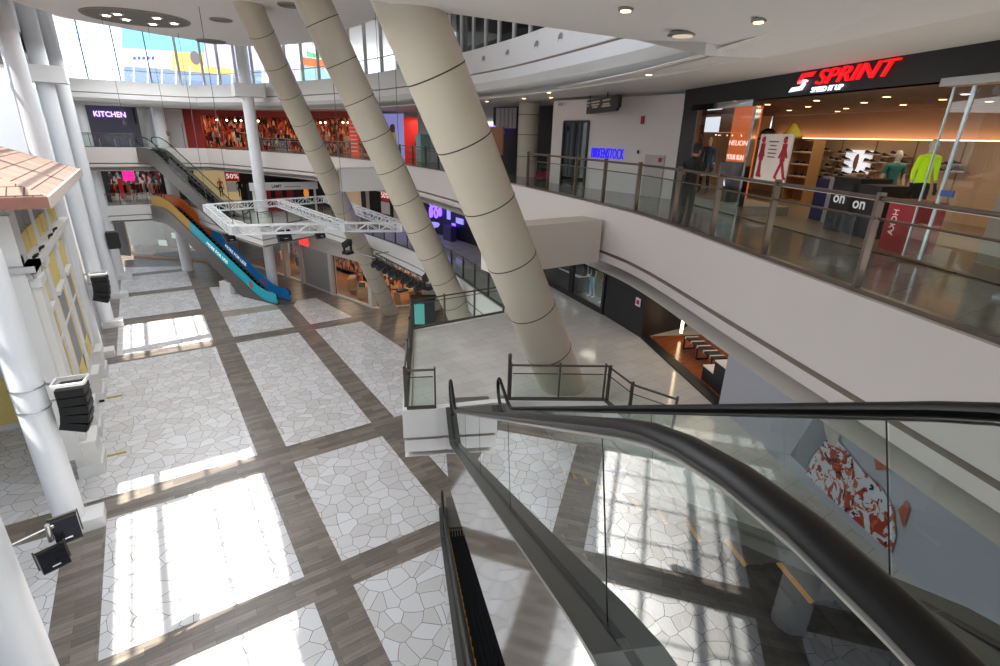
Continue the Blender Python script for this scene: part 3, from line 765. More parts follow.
# the man on the upper gallery, head bent over a phone
armL = ((-.25, .02, 1.14), (-.12, .22, 1.19), (-.07, .27, 1.22)); armR = ((.25, .02, 1.14), (.13, .22, 1.18), (.06, .27, 1.21))
Jp = stand(1.86, armL=armL, armR=armR, bow=.5); Jp['curl'] = .9
def reg(p):
    x, y, z = p
    if z < .10: return 3
    if z < .93: return 2
    if z > 1.585: return 0
    if abs(x) < .21 and y < .13 or (z > 1.26): return 1
    return 0
pl_ = S(5.92, 11.05, Z3+.0)
px_ = figure('person', Jp, [SKIN, TEEB, PANTB, SHOEB, EYE_D], reg)
px_.location = pl_; px_.rotation_euler = (0, 0, radians(-95))
tag(px_, 'person in black T-shirt, trousers and cap standing at the railing, head bent over a phone', 'person', None, 'thing')
mb = MB(); mb.lathe((0, .088, 1.738), [(.092, 0), (.096, .04), (.085, .09), (.05, .12), (.01, .128)], 16, sy=1.12)
mb.add([(-.07, .165, 1.748), (.07, .165, 1.748), (.055, .265, 1.718), (0, .285, 1.713), (-.055, .265, 1.718)], [(0, 1, 2, 3, 4)])
mb.build('cap', mat('cap_black', '0C0C0D', .8), px_, smooth=True, local=True)
mb = MB(); mb.lathe((0, .067, 1.635), [(.06, 0), (.085, .05), (.09, .11)], 14, sx=1, sy=1.05); mb.build('hair', HAIR, px_, smooth=True, local=True)
mb = MB(); mb.box((0, .35, 1.312), (.075, .012, .15)); ph = mb.build('phone', BLACK, None); ph.location = pl_; ph.rotation_euler = (0, 0, radians(-95))
tag(ph, 'dark phone held by the person at the upper railing', 'phone', None, 'thing')
MANN = mat('mannequin_cream', 'D9CDBB', .5)
def mannequin(label, loc, rz, h, top, bottom, headless=False, group=None, long=False, arms=None, shoes=None):
    J = stand(h, stride=.06, armL=arms, armR=None); k_ = h/1.75
    def rg(p):
        z = p[2]/k_
        if z > 1.46: return 0
        if z < .08: return 3
        if z < .93: return 2
        return 1 if (abs(p[0]) < .20*k_ or z > (.98 if long else 1.22)) else 0
    o = figure('mannequin', J, [MANN, top, bottom, shoes or SHOEB, MANN], rg)
    o.location = loc; o.rotation_euler = (0, 0, rz); return tag(o, label, 'mannequin', group, 'thing')

# ================================================================== SHOE SHOP ON THE UPPER GALLERY
RZG = -A25     # rotation so local x = s, local y = t
def G(mb, s, t, z, ds, dt, dz, mi=0):
    """box with its centre at (s,t,z) aligned with the gallery"""
    return mb.box(S(s, t, z), (ds, dt, dz), RZG, mi)
SF = 8.55
BLKF = mat('shop_black', '232325', .45, noise=.1)
ZH, ZSH = 14.26, 14.76
mb = MB()
G(mb, SF+.12, 16.55, (Z3+ZH)/2, .3, .95, ZH-Z3); G(mb, SF+.12, 8.5, (ZH+ZSH)/2, .3, 17.1, ZSH-ZH)
struct('wall_shop_front', mb, BLKF)
TAUPE = mat('shop_ceiling', '6E5A48', .7); CREAM = mat('shop_wall', 'C9AE8C', .7, noise=.04); WOODF = mat('shop_floor', '8E7A64', .3)
mb = MB()
SB = 14.2
def gq(a, b, c, d, mi): mb.quad(S(*a), S(*b), S(*c), S(*d), mi)
gq((SF, 3, ZH), (SF, 21, ZH), (SB+.2, 21, ZH), (SB+.2, 3, ZH), 0)
gq((SB, 3, Z3), (SB, 21, Z3), (SB, 21, 13.42), (SB, 3, 13.42), 1)
gq((SB+.25, 3, 13.3), (SB+.25, 21, 13.3), (SB+.25, 21, ZH), (SB+.25, 3, ZH), 1)
gq((SF+.3, 21, Z3), (SB+.2, 21, Z3), (SB+.2, 21, ZH), (SF+.3, 21, ZH), 1)
gq((SF, 3, Z3+.02), (SB, 3, Z3+.02), (SB, 21, Z3+.02), (SF, 21, Z3+.02), 2)
gq((SF, 3, Z3), (SB, 3, Z3), (SB, 3, ZH), (SF, 3, ZH), 1)
for q in range(12): G(mb, SB-.012, 4+q*1.4, 12.4, .02, .02, 2.0, 3)
struct('wall_shoe_shop', mb, [TAUPE, CREAM, WOODF, mat('panel_groove', '8A7458', .8)])
mb = MB(); G(mb, SB+.12, 12, 13.44, .12, 17, .03); o = mb.build('cove_light', emis('cove_glow', 'FFB98A', 4)); tag(o, 'warm strip of cove light above the shoe wall of the shop', 'light', None, 'thing')
for t in (6, 10.5, 15): area('shop_light', tuple(S(11.5, t, ZH-.1)), (0, 0, 0), 3, 2, 42, (1, .82, .62))
# sign lettering
RED = emis('sign_red', 'D8141C', 1.1); SWH = emis('sign_white', 'E8F0FF', 1.2)
xd = -V((SA, CA, 0)); face = SF-.06
sg = thing('shop_sign', 'red and white illuminated SPRINT shop sign with emblem on the black band', 'sign', tuple(S(face, 11.5, 14.4)))
lettering('red_lettering', 'SPRINT', .40, S(face, 11.16, 14.44), xd, (0, 0, 1), RED, sg, .03, shear=.35, offset=.0, width=2.05)
lettering('white_lettering', 'SPEED IT UP', .15, S(face, 11.22, 14.29), xd, (0, 0, 1), SWH, sg, .015, shear=.25, offset=.0, width=.9)
def emblem(pts, m, nm):
    m_ = MB(); n = len(pts)
    P = [S(face-.03, 11.86-x, 14.30+y) for x, y in pts]; Q = [p+S(.03, 0, 0) for p in P]
    m_.add(P+Q, [tuple(range(n)), tuple(range(2*n-1, n-1, -1))]+[(i, (i+1) % n, n+(i+1) % n, n+i) for i in range(n)]); m_.build(nm, m, sg)
emblem([(.16, .24), (.28, .40), (.70, .40), (.62, .31), (.36, .31), (.32, .25), (.50, .25), (.46, .18), (.22, .18)], RED, 'red_emblem')
emblem([(.50, .24), (.36, .06), (-.06, .04), (.02, .13), (.30, .14), (.35, .20), (.18, .20), (.23, .265), (.44, .265)], SWH, 'white_emblem')
# ceiling spots in the shop
spot0 = None
for i, (s, t) in enumerate([(10, 8.2), (10.6, 9.6), (10, 10.8), (11.4, 10.8), (12.6, 10.8), (9.6, 12.4), (10.9, 12.4), (12.2, 12.6), (9.6, 14.3), (11, 14.5), (12.3, 14.6), (12.2, 9.0), (13.2, 16), (11.8, 16.4)]):
    if spot0 is None:
        spot0 = thing('ceiling_spotlight', 'small round recessed spotlight in the brown ceiling of the shoe shop', 'ceiling light', tuple(S(s, t, ZH)), group='recessed spots in the shoe shop')
        l = MB(); l.lathe((0, 0, -.03), [(.09, 0), (.11, .02), (.09, .03)], 14); l.build('ring', mat('spot_ring', 'C8B8A0', .4), spot0, local=True)
        l = MB(); l.lathe((0, 0, -.034), [(.07, 0), (.07, .004)], 14); l.build('lamp', LAMPW, spot0, local=True)
    else: dup(spot0, S(s, t, ZH))
# showcase window t 13.1..16.1
show = thing('display_window', 'glazed shop window with silver head bar beside the black pilaster', 'shop window', tuple(S(SF, 14.6, Z3)))
mb = MB(); G(mb, SF-.05, 14.6, 14.18, .3, 3.1, .16); mb.build('head_bar', CHROME, show)
mb = MB(); G(mb, SF, 16.0, 12.75, .12, .10, 2.8); mb.build('jamb', mat('jamb_brown', '7C6650', .5), show)
mb = MB(); G(mb, SF, 13.1, 12.75, .14, .10, 2.8); mb.build('jamb', CHROME, show)
mb = MB(); mb.quad(S(SF-.02, 13.15, Z3+.1), S(SF-.02, 15.95, Z3+.1), S(SF-.02, 15.95, 14.1), S(SF-.02, 13.15, 14.1)); mb.build('glass_panel', SGLASS, show)
mb = MB(); G(mb, SF+.8, 14.6, Z3+.14, 1.5, 2.8, .24); mb.build('plinth', mat('plinth_grey', 'A39A90', .5), show)
ORB = mat('banner_orange', 'E0713E', .6, emit=.5, noise=.05)
TBN = ats(741, 150, SF+.9).y
bn = thing('banner', 'tall orange fabric banner with white wording in the shop window', 'banner', tuple(S(SF+.9, TBN, 13)))
mb = MB(); G(mb, SF+.9, TBN, 12.95, .03, 1.35, 2.5); mb.build('cloth', ORB, bn)
lettering('lettering', 'HELION', .2, S(SF+.87, TBN+.66, 13.15), xd, (0, 0, 1), emis('banner_white', 'FFF4E8', .8), bn, .004, shear=.1, width=.95)
lettering('lettering', 'YOUR RUN', .2, S(SF+.87, TBN+.66, 12.75), xd, (0, 0, 1), emis('banner_white', 'FFF4E8', .8), bn, .004, offset=.004, width=.9)
mb = MB(); mb.quad(S(SF+1.9, ats(721, 117, SF+1.9).y, 13.55), S(SF+1.9, ats(702, 117, SF+1.9).y, 13.55), S(SF+1.9, ats(702, 117, SF+1.9).y, 14.05), S(SF+1.9, ats(721, 117, SF+1.9).y, 14.05))
tag(mb.build('lightbox', emis('panel_white', 'DDE4EE', 1.1)), 'white light panel hanging high inside the shop window', 'light', None, 'thing')
JTEAL = mat('jacket_teal', '1E5E70', .7); LEGD = mat('leggings_dark', '22242A', .7)
mannequin('mannequin in teal jacket and dark tights behind the shop window glass', tuple(S(SF+.75, ats(706, 170, SF+.75).y, Z3+.26)), radians(95), 1.78, JTEAL, LEGD, long=True)
# display plinth with a logo in the window
TDP = ats(730, 180, SF+.4).y
dp = thing('display_plinth', 'dark display plinth with a small white emblem in the shop window', 'plinth', tuple(S(SF+.45, TDP, Z3+.26)))
mb = MB(); G(mb, SF+.45, TDP, Z3+.81, .45, .6, 1.1); mb.build('body', BLKW, dp)
lettering('emblem', 'A', .42, S(SF+.2, TDP+.18, Z3+.7), xd, (0, 0, 1), SWH, dp, .004)
# sign board with two red walking figures
SGN = mat('board_white', 'DCCFC6', .6); SRED = mat('figure_red', 'A61E2A', .6)
BZ0 = ats(773, 158, 8.35).z; BT0 = ats(773, 158, 8.35).y
bd = thing('sign_board', 'white notice board with two red walking figures at the shop entrance', 'sign', tuple(S(8.35, 11.95, 12.6)))
mb = MB(); G(mb, 8.35, BT0, BZ0, .04, 1.18, 1.06); mb.build('board', SGN, bd)
def walker(t0, stride, face_):
    m_ = MB(); z0 = BZ0-.44; kf = .74
    def bar(p, q, w):
        w *= kf; a, b = S(8.32, t0-p[0]*kf, z0+p[1]*kf), S(8.32, t0-q[0]*kf, z0+q[1]*kf); m_.beam(a, b, w, .012, up=(CA, -SA, 0))
    m_.ball(S(8.32, t0, z0+1.14*kf), (.02, .06, .075)); bar((0, .5), (0, 1.03), .2); bar((0, .52), (-stride, .0), .1); bar((0, .52), (stride, .02), .1)
    bar((-.02, .95), (-.12*face_-stride*.3, .6), .07); bar((.02, .95), (.1+stride*.4, .62), .07); bar((stride, .03), (stride+.1, .0), .07); bar((-stride, .02), (-stride+.1, .0), .07)
    m_.build('walking_figure', SRED, bd)
walker(BT0+.42, .05, 1); walker(BT0-.38, .22, 1)
mb = MB()
for q, wd in enumerate((.5, .34, .42, .42, .38)): G(mb, 8.325, BT0+.05, BZ0+.36-q*.085, .006, wd*.72, .022)
mb.build('text_lines', mat('text_brown', '5A3A34', .7), bd)
# shoes
SOLE = mat('sole_white', 'CFC6BA', .6); SHD = mat('shoe_dark', '221A16', .6)
def shoe_meshes(up):
    r = thing('running_shoe', '', 'shoe', (0, 0, 0))
    m1 = MB(); pts = [(-.14, -.042), (-.10, -.05), (0, -.04), (.09, -.052), (.14, -.03), (.155, 0), (.14, .03), (.09, .05), (0, .042), (-.10, .05), (-.14, .042)]
    m1.prism([V(p) for p in pts], 0, .035); m1.build('sole', SOLE, r, local=True)
    m2 = MB(); rings = []
    prof = [(-.14, .04, .105), (-.11, .046, .115), (-.05, .046, .10), (.0, .042, .085), (.05, .044, .072), (.10, .046, .058), (.145, .026, .045)]
    vs = []; 
    for x, hw, zt in prof: vs += [(x, -hw, .03), (x, -hw*.8, zt*.75), (x, -hw*.3, zt), (x, hw*.3, zt), (x, hw*.8, zt*.75), (x, hw, .03)]
    fs = [(i*6+j, i*6+j+1, (i+1)*6+j+1, (i+1)*6+j) for i in range(6) for j in range(5)]+[(0, 1, 2, 3, 4, 5), tuple(36+j for j in range(5, -1, -1))]
    m2.add(vs, fs); m2.build('upper', up, r, smooth=True, local=True)
    return r
shoe_first = shoe_meshes(SHD); used_shoe = [False]
def put_shoe(loc, rz, label, group):
    if not used_shoe[0]:
        used_shoe[0] = True; shoe_first.location = loc; shoe_first.rotation_euler = (0, 0, rz); shoe_first['label'] = label; shoe_first['group'] = group; return shoe_first
    return dup(shoe_first, loc, rz, label, group)
def wallshoe(px, py, label, group):
    q = ats(px, py, SB-.22); put_shoe(S(q.x, q.y, q.z), radians(65+180+random.uniform(-8, 8)), label, group)
rows = [(818, 153), (827, 151), (817, 160), (832, 160), (815, 167), (828, 167), (813, 174), (824, 173), (813, 179), (820, 179)]
rows2 = [(841, 154), (849, 152), (838, 161), (846, 160), (838, 169), (845, 167), (837, 175), (845, 175)]
rows3 = [(869, 154), (877, 155), (868, 162), (873, 163), (869, 171), (874, 171), (855, 174), (862, 174)]
rows4 = [(886, 157), (895, 155), (903, 157), (884, 163), (897, 165), (904, 164), (897, 172), (903, 174)]
rows5 = [(940, 166), (948, 166), (956, 165), (941, 172), (950, 172), (958, 172)]
mbs = MB()
for rws, lab in ((rows, 'dark running shoe on the wall rack, in the cluster farthest from the white picture'), (rows2, 'dark running shoe on the wall rack just before the white picture'),
                 (rows3, 'dark running shoe on the wall rack just past the white picture'), (rows4, 'dark running shoe on the wall rack behind the two mannequins'), (rows5, 'dark running shoe on the wall rack seen through the slanted entrance glass')):
    for px, py in rws:
        wallshoe(px, py, lab, lab.replace('shoe', 'shoes', 1)); q = ats(px, py, SB-.2); G(mbs, SB-.13, q.y, q.z-.01, .26, .3, .012)
tag(mbs.build('shoe_ledges', mat('ledge', 'B79A78', .5)), kind='structure')
bpy.data.objects['shoe_ledges'].name = 'trim_ledges'
q = ats(857, 162, SB-.05)
pc = thing('picture', 'white lit picture with a slim brown figure on the shoe wall', 'picture', tuple(S(SB-.05, q.y, q.z)))
mb = MB(); G(mb, SB-.05, q.y, q.z, .04, 1.05, .72); mb.build('panel', emis('picture_white', 'EEF2FA', .7), pc)
mb = MB(); p0 = S(SB-.08, q.y, q.z); mb.ball(p0, (.03, .09, .26)); mb.build('figure_shape', mat('figure_brown', '8A6A58', .6), pc)
# shelf unit with shoes
q = ats(800, 175, 12.6)
su = thing('shelf_unit', 'lit shelf unit with rows of shoes behind the notice board', 'shelf', tuple(S(12.6, q.y, Z3)))
t0 = q.y; W = 1.0
SHW = mat('shelf_wood', 'A88458', .5)
mb = MB(); G(mb, 12.85, t0, Z3+1.0, .04, W, 2.0); mb.build('back_panel', SHW, su)
for sgn in (-1, 1):
    mb = MB(); G(mb, 12.65, t0+sgn*W/2, Z3+1.0, .4, .04, 2.0); mb.build('side_panel', SHW, su)
for q_ in range(6):
    mb = MB(); G(mb, 12.65, t0, Z3+.1+q_*.38, .4, W, .03); mb.build('shelf', SHW, su)
for r_ in range(1, 5):
    for c_ in range(3): put_shoe(S(12.55, t0-.32+c_*.32, Z3+.115+r_*.38), radians(70), 'running shoe standing on the lit shelf unit behind the notice board', 'shoes on the lit shelf unit')
# folded garments on the window top shelf: bag and yellow jacket
qs = ats(781, 138, 12.4); zs = qs.z
tsh = thing('wall_shelf', 'high dark shelf with a bag and yellow jacket above the notice board', 'shelf', tuple(S(12.4, qs.y, zs)))
mb = MB(); G(mb, 12.4, qs.y, zs-.03, .5, 2.4, .05); mb.build('board', BLKW, tsh)
mb = MB(); p0 = S(12.4, ats(768, 135, 12.4).y, zs); mb.lathe(p0, [(.20, 0), (.27, .08), (.25, .22), (.14, .30), (.03, .32)], 14, sx=1.2, sy=.8)
tag(mb.build('bag', BLKW, smooth=True), 'black sports bag on the high shelf above the notice board', 'bag', None, 'thing')
mb = MB(); p0 = S(12.4, ats(792, 135, 12.4).y, zs); mb.lathe(p0, [(.34, 0), (.36, .06), (.27, .18), (.2, .28), (.12, .36), (.1, .42), (.05, .46)], 14, sx=.8, sy=1.0)
tag(mb.build('jacket', mat('jacket_yellow', 'A89A2E', .8, noise=.25, scale=9), smooth=True), 'yellow jacket bundled on the high shelf above the notice board', 'jacket', None, 'thing')
# plinths
def plinth(label, s, t, w, d, h, m, text=None, tm=None, tsize=.3, vert=False, name='display_plinth'):
    o = thing(name, label, 'plinth', tuple(S(s, t, Z3+.02)))
    mb = MB(); G(mb, s, t, Z3+.02+h/2, d, w, h); mb.build('body', m, o)
    if text:
        if vert: lettering('lettering', text, tsize, S(s-d/2-.005, t+tsize*.35, Z3+h-.15), (0, 0, -1), -V(xd), tm, o, .004)
        else: lettering('lettering', text, tsize, S(s-d/2-.005, t+w/2-.1, Z3+h*.55), xd, (0, 0, 1), tm, o, .004, offset=.004)
    return o
NAVY = mat('plinth_navy', '22285E', .5); PWH = mat('plinth_white', 'B9B4BE', .5); PRED = mat('plinth_red', 'A8262E', .5)
def at_s(px, py, s): q = ats(px, py, s); return q.y
plinth('navy blue plinth with shoes beside the white plinth in the shop', 10.6, at_s(828, 200, 10.6), .5, .5, 1.05, NAVY)
plinth('white plinth between the navy one and the black table in the shop', 10.45, at_s(842, 200, 10.45), .5, .5, 1.08, PWH)
plinth('black display table with white brand letters, nearer the white plinth', 9.9, at_s(858, 200, 9.9), .75, .8, 1.2, BLKW, 'on', emis('brand_white', 'DADADA', .3), .34)
plinth('black display table with white brand letters, under the teal dressed mannequin', 9.9, at_s(879, 205, 9.9), .75, .8, 1.1, BLKW, 'on', emis('brand_white', 'DADADA', .3), .34)
plinth('red plinth with vertical white wording under the neon jacket', 9.2, at_s(912, 225, 9.2), .62, .6, .95, PRED, 'HOKA', emis('brand_white2', 'E8C8C8', .2), .17, True)
def tiny_shoe_on(px, py, s, z, label): 
    q = ats(px, py, s); put_shoe(S(s, q.y, z), radians(250), label, 'shoes on the plinths')
tiny_shoe_on(828, 180, 10.6, Z3+1.09, 'shoe on top of the navy blue plinth'); tiny_shoe_on(842, 180, 10.45, Z3+1.12, 'shoe on top of the white plinth')
tiny_shoe_on(872, 178, 9.9, Z3+1.14, 'shoe on top of the black display table by the teal dressed mannequin')
NEON = mat('jacket_neon', 'B6E312', .6, emit=.25); DTEAL = mat('dress_teal', '3E7F78', .7); DARKP = mat('pants_dark', '16171A', .7)
mannequin('mannequin in neon yellow jacket above the red plinth', tuple(S(9.75, at_s(917, 200, 9.75), Z3+.32)), radians(150), 1.75, NEON, DARKP, long=True)
mannequin('mannequin in patterned teal top beside the black display tables', tuple(S(10.6, at_s(886, 200, 10.6), Z3+.12)), radians(140), 1.72, DTEAL, DARKP)
# slanting entrance glass at the far side of the opening, with bright stripes
eg = thing('entrance_glass', 'upright glass leaf with bright metal edge strips beside the neon jacket', 'glass door', tuple(S(SF, 7.8, Z3)))
mb = MB(); mb.quad(S(SF, 7.95, Z3+.05), S(SF, 6.2, Z3+.05), S(SF, 6.2, 14.2), S(SF, 7.95, 14.2)); mb.build('glass_panel', SGLASS, eg)
for t, w_ in ((7.62, .05), (7.95, .02)):
    mb = MB(); G(mb, SF-.01, t, 12.8, .03, w_, 2.75); mb.build('edge_strip', mat('edge_bright', 'BCCBCC', .2, .5, emit=.12), eg)
mb = MB(); G(mb, SF-.1, 7.0, 14.22, .3, 2.0, .12); mb.build('head_bar', STEEL, eg)
mb = MB(); G(mb, SF-.02, 7.5, 12.55, .02, .22, .1); mb.build('sticker', mat('sticker_blue', '3A5A9A', .5), eg)
# sports poster by the entrance glass
ps = thing('poster', 'tall pale sports poster showing a dark clad leg and striped shoe', 'poster', tuple(S(9.6, 6.9, 12.6)))
mb = MB(); G(mb, 9.6, 6.7, 12.55, .04, 1.7, 2.3); mb.build('sheet', mat('poster_beige', 'B7AC9C', .6), ps)
def pbar(p, q, w, m, nm='print'):
    m_ = MB(); m_.beam(S(9.57, 7.4-p[0], 11.6+p[1]), S(9.57, 7.4-q[0], 11.6+q[1]), w, .01, up=(CA, -SA, 0)); m_.build(nm, m, ps)
LEGM = mat('print_dark', '2A2422', .6)
pbar((.55, 1.75), (.62, 1.05), .36, LEGM); pbar((.62, 1.1), (.32, .62), .2, LEGM); pbar((.32, .66), (.42, .2), .13, LEGM); pbar((.3, .17), (.62, .12), .11, mat('print_blue', '3E6E9A', .5)); pbar((.34, .2), (.5, .17), .04, SWH); pbar((.6, 1.3), (.9, .9), .16, LEGM)
# show-through table by the entrance
# white wall with the purple lettered sign
mb = MB()
A_, B_ = S(SF, 17.05), V((14.98, 18.55, 0))
mb.prism([xy_(A_), xy_(B_), xy_(B_)+V((.3, .0)), xy_(A_)+V((.3, 0))], Z3, ZS-.1, 0)
mb.prism([xy_(B_), xy_(B_)+V((.3, 0)), xy_(B_)+V((4, .6)), xy_(B_)+V((4, .9))], Z3, ZS-.1, 0)
struct('wall_white_hoarding', mb, mat('hoarding_white', 'DED3CC', .6, noise=.02))
wd = (B_-A_).normalized(); wd.z = 0; wn = V((-wd.y, wd.x, 0))
def onwall(px, py, off=.03): return atv(px, py, A_+wn*off, (wn.x, wn.y))
PUR = emis('sign_purple', '2A1CD0', 1.1)
p1, p2_ = onwall(591, 155), onwall(623, 157)
sg2 = thing('shop_sign', 'violet illuminated BIRKENSTOCK lettering on the white hoarding wall', 'sign', tuple(p1))
lettering('lettering', 'BIRKENSTOCK', .52, p1+V((0, 0, -.08)), -wd, (0, 0, 1), PUR, sg2, .02, offset=.0, width=(p2_-p1).length)
dw = thing('dark_doorway', 'tall dark glazed doorway in the white hoarding wall', 'doorway', tuple(onwall(575, 180)))
a, b = onwall(564.5, 121), onwall(589, 122); zt = (a.z+b.z)/2
mb = MB(); mb.quad(V((a.x, a.y, Z3+.02)), V((b.x, b.y, Z3+.02)), V((b.x, b.y, zt)), V((a.x, a.y, zt))); mb.build('dark_glass', glassmat('dark_glass', (.04, .05, .05), 1.5, .05), dw)
mb = MB(); bk = a+(b-a)*.02
mb.beam((a.x, a.y, Z3), (a.x, a.y, zt), .08, .08); mb.beam((a.x, a.y, zt), (b.x, b.y, zt), .08, .08); mb.beam((b.x, b.y, Z3), (b.x, b.y, zt), .08, .08); mb.build('frame', BLKW, dw)
mid = (a+b)/2; mb = MB(); mb.beam((mid.x, mid.y, Z3), (mid.x, mid.y, zt), .05, .06); mb.build('mullion', BLKW, dw)
a, b = onwall(645.5, 156), onwall(665, 157)
sd_ = thing('service_door', 'small grey flush door in the white hoarding wall with a red notice', 'door', tuple(onwall(655, 190)))
mb = MB(); zt = 12.75; mb.beam(V((a.x, a.y, (Z3+zt)/2)), V((b.x, b.y, (Z3+zt)/2)), .03, zt-Z3); mb.build('leaf', mat('door_grey', 'B9B0AA', .6), sd_)
c = onwall(660, 160, .06); mb = MB(); mb.box(c, (.03, .12, .14)); mb.build('notice', SRED, sd_)
c = onwall(642.5, 120, .05); mb = MB(); mb.box(c, (.04, .12, .26)); tag(mb.build('alarm_box', SRED), 'small red alarm box high on the white hoarding wall', 'alarm', None, 'thing')
c = onwall(638, 152, .05); mb = MB(); mb.box(c, (.04, .06, .12)); tag(mb.build('wall_switch', BLKW), 'tiny dark switch beside the violet lettering', 'switch', None, 'thing')
lettering('tmp', 'UNIT 3', .16, onwall(558, 106), -wd, (0, 0, 1), mat('grey_print', '6A625C', .7), None, .002).name = 'wall_lettering'
tag(bpy.data.objects['wall_lettering'], 'small grey lettering at the top corner of the white hoarding wall', 'lettering', None, 'thing')
# hanging direction sign
a, b = ats(579, 98, 6.6), ats(618.5, 100, 6.6)
ce = (S(6.6, a.y, 14.35)+S(6.6, b.y, 14.35))/2
hs = thing('hanging_sign', 'black direction board with small wording hung from the gallery ceiling', 'sign', tuple(ce))
Lh = (a.y-b.y)/2
def hsq(dt, dz): return ce+V((SA, CA, 0))*dt+V((0, 0, dz))
pts = [(Lh, -.24), (Lh, .1), (Lh-.22, .24), (-Lh, .24), (-Lh, -.1), (-Lh+.25, -.24)]
mb = MB(); P = [hsq(*p) for p in pts]; Q = [p+S(.12, 0) for p in P]; n = 6
mb.add(P+Q, [tuple(range(n)), tuple(range(2*n-1, n-1, -1))]+[(i, (i+1) % n, n+(i+1) % n, n+i) for i in range(n)]); mb.build('board', BLKW, hs)
mb = MB()
for dt in (-1., 1.): mb.beam(hsq(dt, .24)+S(.06, 0), hsq(dt, .45)+S(.06, 0), .03, .03)
mb.build('hanger', BLKW, hs)
mb = MB()
for i_, (dt, dz, w_) in enumerate([(1.2, .12, .9), (.1, .12, 1.0), (-1.1, .12, .8), (1.2, .02, .7), (.1, .02, .9), (-1.1, .0, .7), (-1.1, -.07, .9), (.1, -.06, .6)]):
    mb.obox(hsq(dt+w_/2, dz)-S(.008, 0), V((-SA, -CA, 0))*w_, (0, 0, .05), S(.004, 0))
mb.build('wording', mat('sign_text', 'A89A92', .6, emit=.2), hs)
mb = MB(); mb.obox(hsq(Lh-.15, -.17)-S(.008, 0), V((-SA, -CA, 0))*.4, (0, 0, .05), S(.004, 0)); mb.build('arrow_mark', emis('sign_amber', 'D8A030', .6), hs)
# downlights in the gallery ceiling
dl0 = None
for px, py in [(487, 101), (524, 98), (549, 92), (551, 97), (649, 74)]:
    p = at(px, py, ZS-.01)
    if dl0 is None:
        dl0 = thing('downlight', 'small bright downlight in the upper gallery ceiling', 'ceiling light', tuple(p), group='downlights of the upper gallery')
        l = MB(); l.lathe((0, 0, -.02), [(.1, 0), (.12, .02)], 14); l.build('ring', WHITE, dl0, local=True)
        l = MB(); l.lathe((0, 0, -.03), [(.07, 0), (.07, .008)], 14); l.build('lamp', LAMPW, dl0, local=True)
    else: dup(dl0, p)
for (px, py, lab, r_) in [(683, 33.5, 'large round downlight in the near ceiling by the wedge', .26), (626, 8, 'small bright spotlight in the near ceiling at the top edge', .12), (759, 19, 'small bright spotlight in the near ceiling above the shop sign', .1)]:
    p = NEARB.ray_cast(EYE, ray(px, py).normalized())[0] or at(px, py, 15); z = p.z
    o = thing('downlight', lab, 'ceiling light', (p.x, p.y, z))
    l = MB(); l.lathe((p.x, p.y, z-.03), [(r_*.8, -.01), (r_, .0), (r_*.95, .03)], 20); l.build('ring', STEEL, o)
    l = MB(); l.lathe((p.x, p.y, z-.05), [(r_*.65, 0), (r_*.65, .01)], 20); l.build('lamp', emis('lamp_dim', 'C8B8A0', .8) if r_ > .2 else LAMPW, o)
# seam line in the gallery ceiling
mb = MB()
pa = [at(px, py, ZS-.012) for px, py in [(930, -6), (906, 0), (830, 20), (755, 39.5), (700, 56), (640, 71.5), (560, 88)]]
for a, b in zip(pa, pa[1:]): mb.beam(a, b, .16, .02)
struct('trim_ceiling_seam', mb, mat('seam_light', 'EDE7E0', .6))
# ================================================================== MIDDLE FLOOR SHOPS NEAR THE ESCALATOR
PGREY = mat('poster_wall', 'A9ABB4', .55, noise=.03, scale=1)
mb = MB(); G(mb, 8.05, 6.2, 8.05, .25, 10.4, 3.1); struct('wall_poster', mb, PGREY)
SP = 7.9
def pp_(px, py, off=0.): q = ats(px, py, SP-off); return S(q.x, q.y, q.z)
po = thing('wall_poster', 'huge poster of a white, red and black printed dress on the grey wall', 'poster', tuple(pp_(850, 490)))
def poly(pts, m, nm, off):
    m_ = MB(); m_.add([pp_(*p, off) for p in pts], [tuple(range(len(pts)))]); return m_.build(nm, m, po)
def pattern(name):
    m = bpy.data.materials.new(name); m.use_nodes = True; nt = m.node_tree; b = nt.nodes['Principled BSDF']; b.inputs['Roughness'].default_value = .55
    tc = nt.nodes.new('ShaderNodeTexCoord')
    def noise_(sc, off_, lo, hi, col):
        mp = nt.nodes.new('ShaderNodeMapping'); mp.inputs['Location'].default_value = off_; nt.links.new(tc.outputs['Object'], mp.inputs[0])
        n = nt.nodes.new('ShaderNodeTexNoise'); n.inputs['Scale'].default_value = sc; n.inputs['Detail'].default_value = 2.5; n.inputs['Distortion'].default_value = 1.2
        nt.links.new(mp.outputs[0], n.inputs[0]); r = nt.nodes.new('ShaderNodeValToRGB'); r.color_ramp.elements[0].position = lo; r.color_ramp.elements[1].position = hi
        nt.links.new(n.outputs['Fac'], r.inputs[0]); return r
    prev = None
    base = lin('C9C9D2')
    for sc, off_, lo, hi, col in ((3.0, (0, 0, 0), .505, .53, '9A3422'), (5.5, (9, 2, 4), .58, .60, 'B8653A'), (5., (3, 7, 1), .62, .63, '17151A')):
        r = noise_(sc, off_, lo, hi, col); mx = nt.nodes.new('ShaderNodeMixRGB'); nt.links.new(r.outputs[0], mx.inputs[0])
        if prev is None: mx.inputs[1].default_value = base
        else: nt.links.new(prev.outputs[0], mx.inputs[1])
        mx.inputs[2].default_value = lin(col); prev = mx
    nt.links.new(prev.outputs[0], b.inputs['Base Color']); return m
poly([(826, 440), (838, 441), (848, 452), (862, 470), (880, 486), (893, 508), (896, 535), (891, 553), (872, 536), (850, 516), (826, 494), (806, 474), (812, 458)], pattern('dress_print'), 'dress', .012)
poly([(822, 414), (838, 418), (842, 430), (836, 446), (829, 445), (825, 432)], mat('print_skin', 'B9AFAC', .6), 'arm', .014)
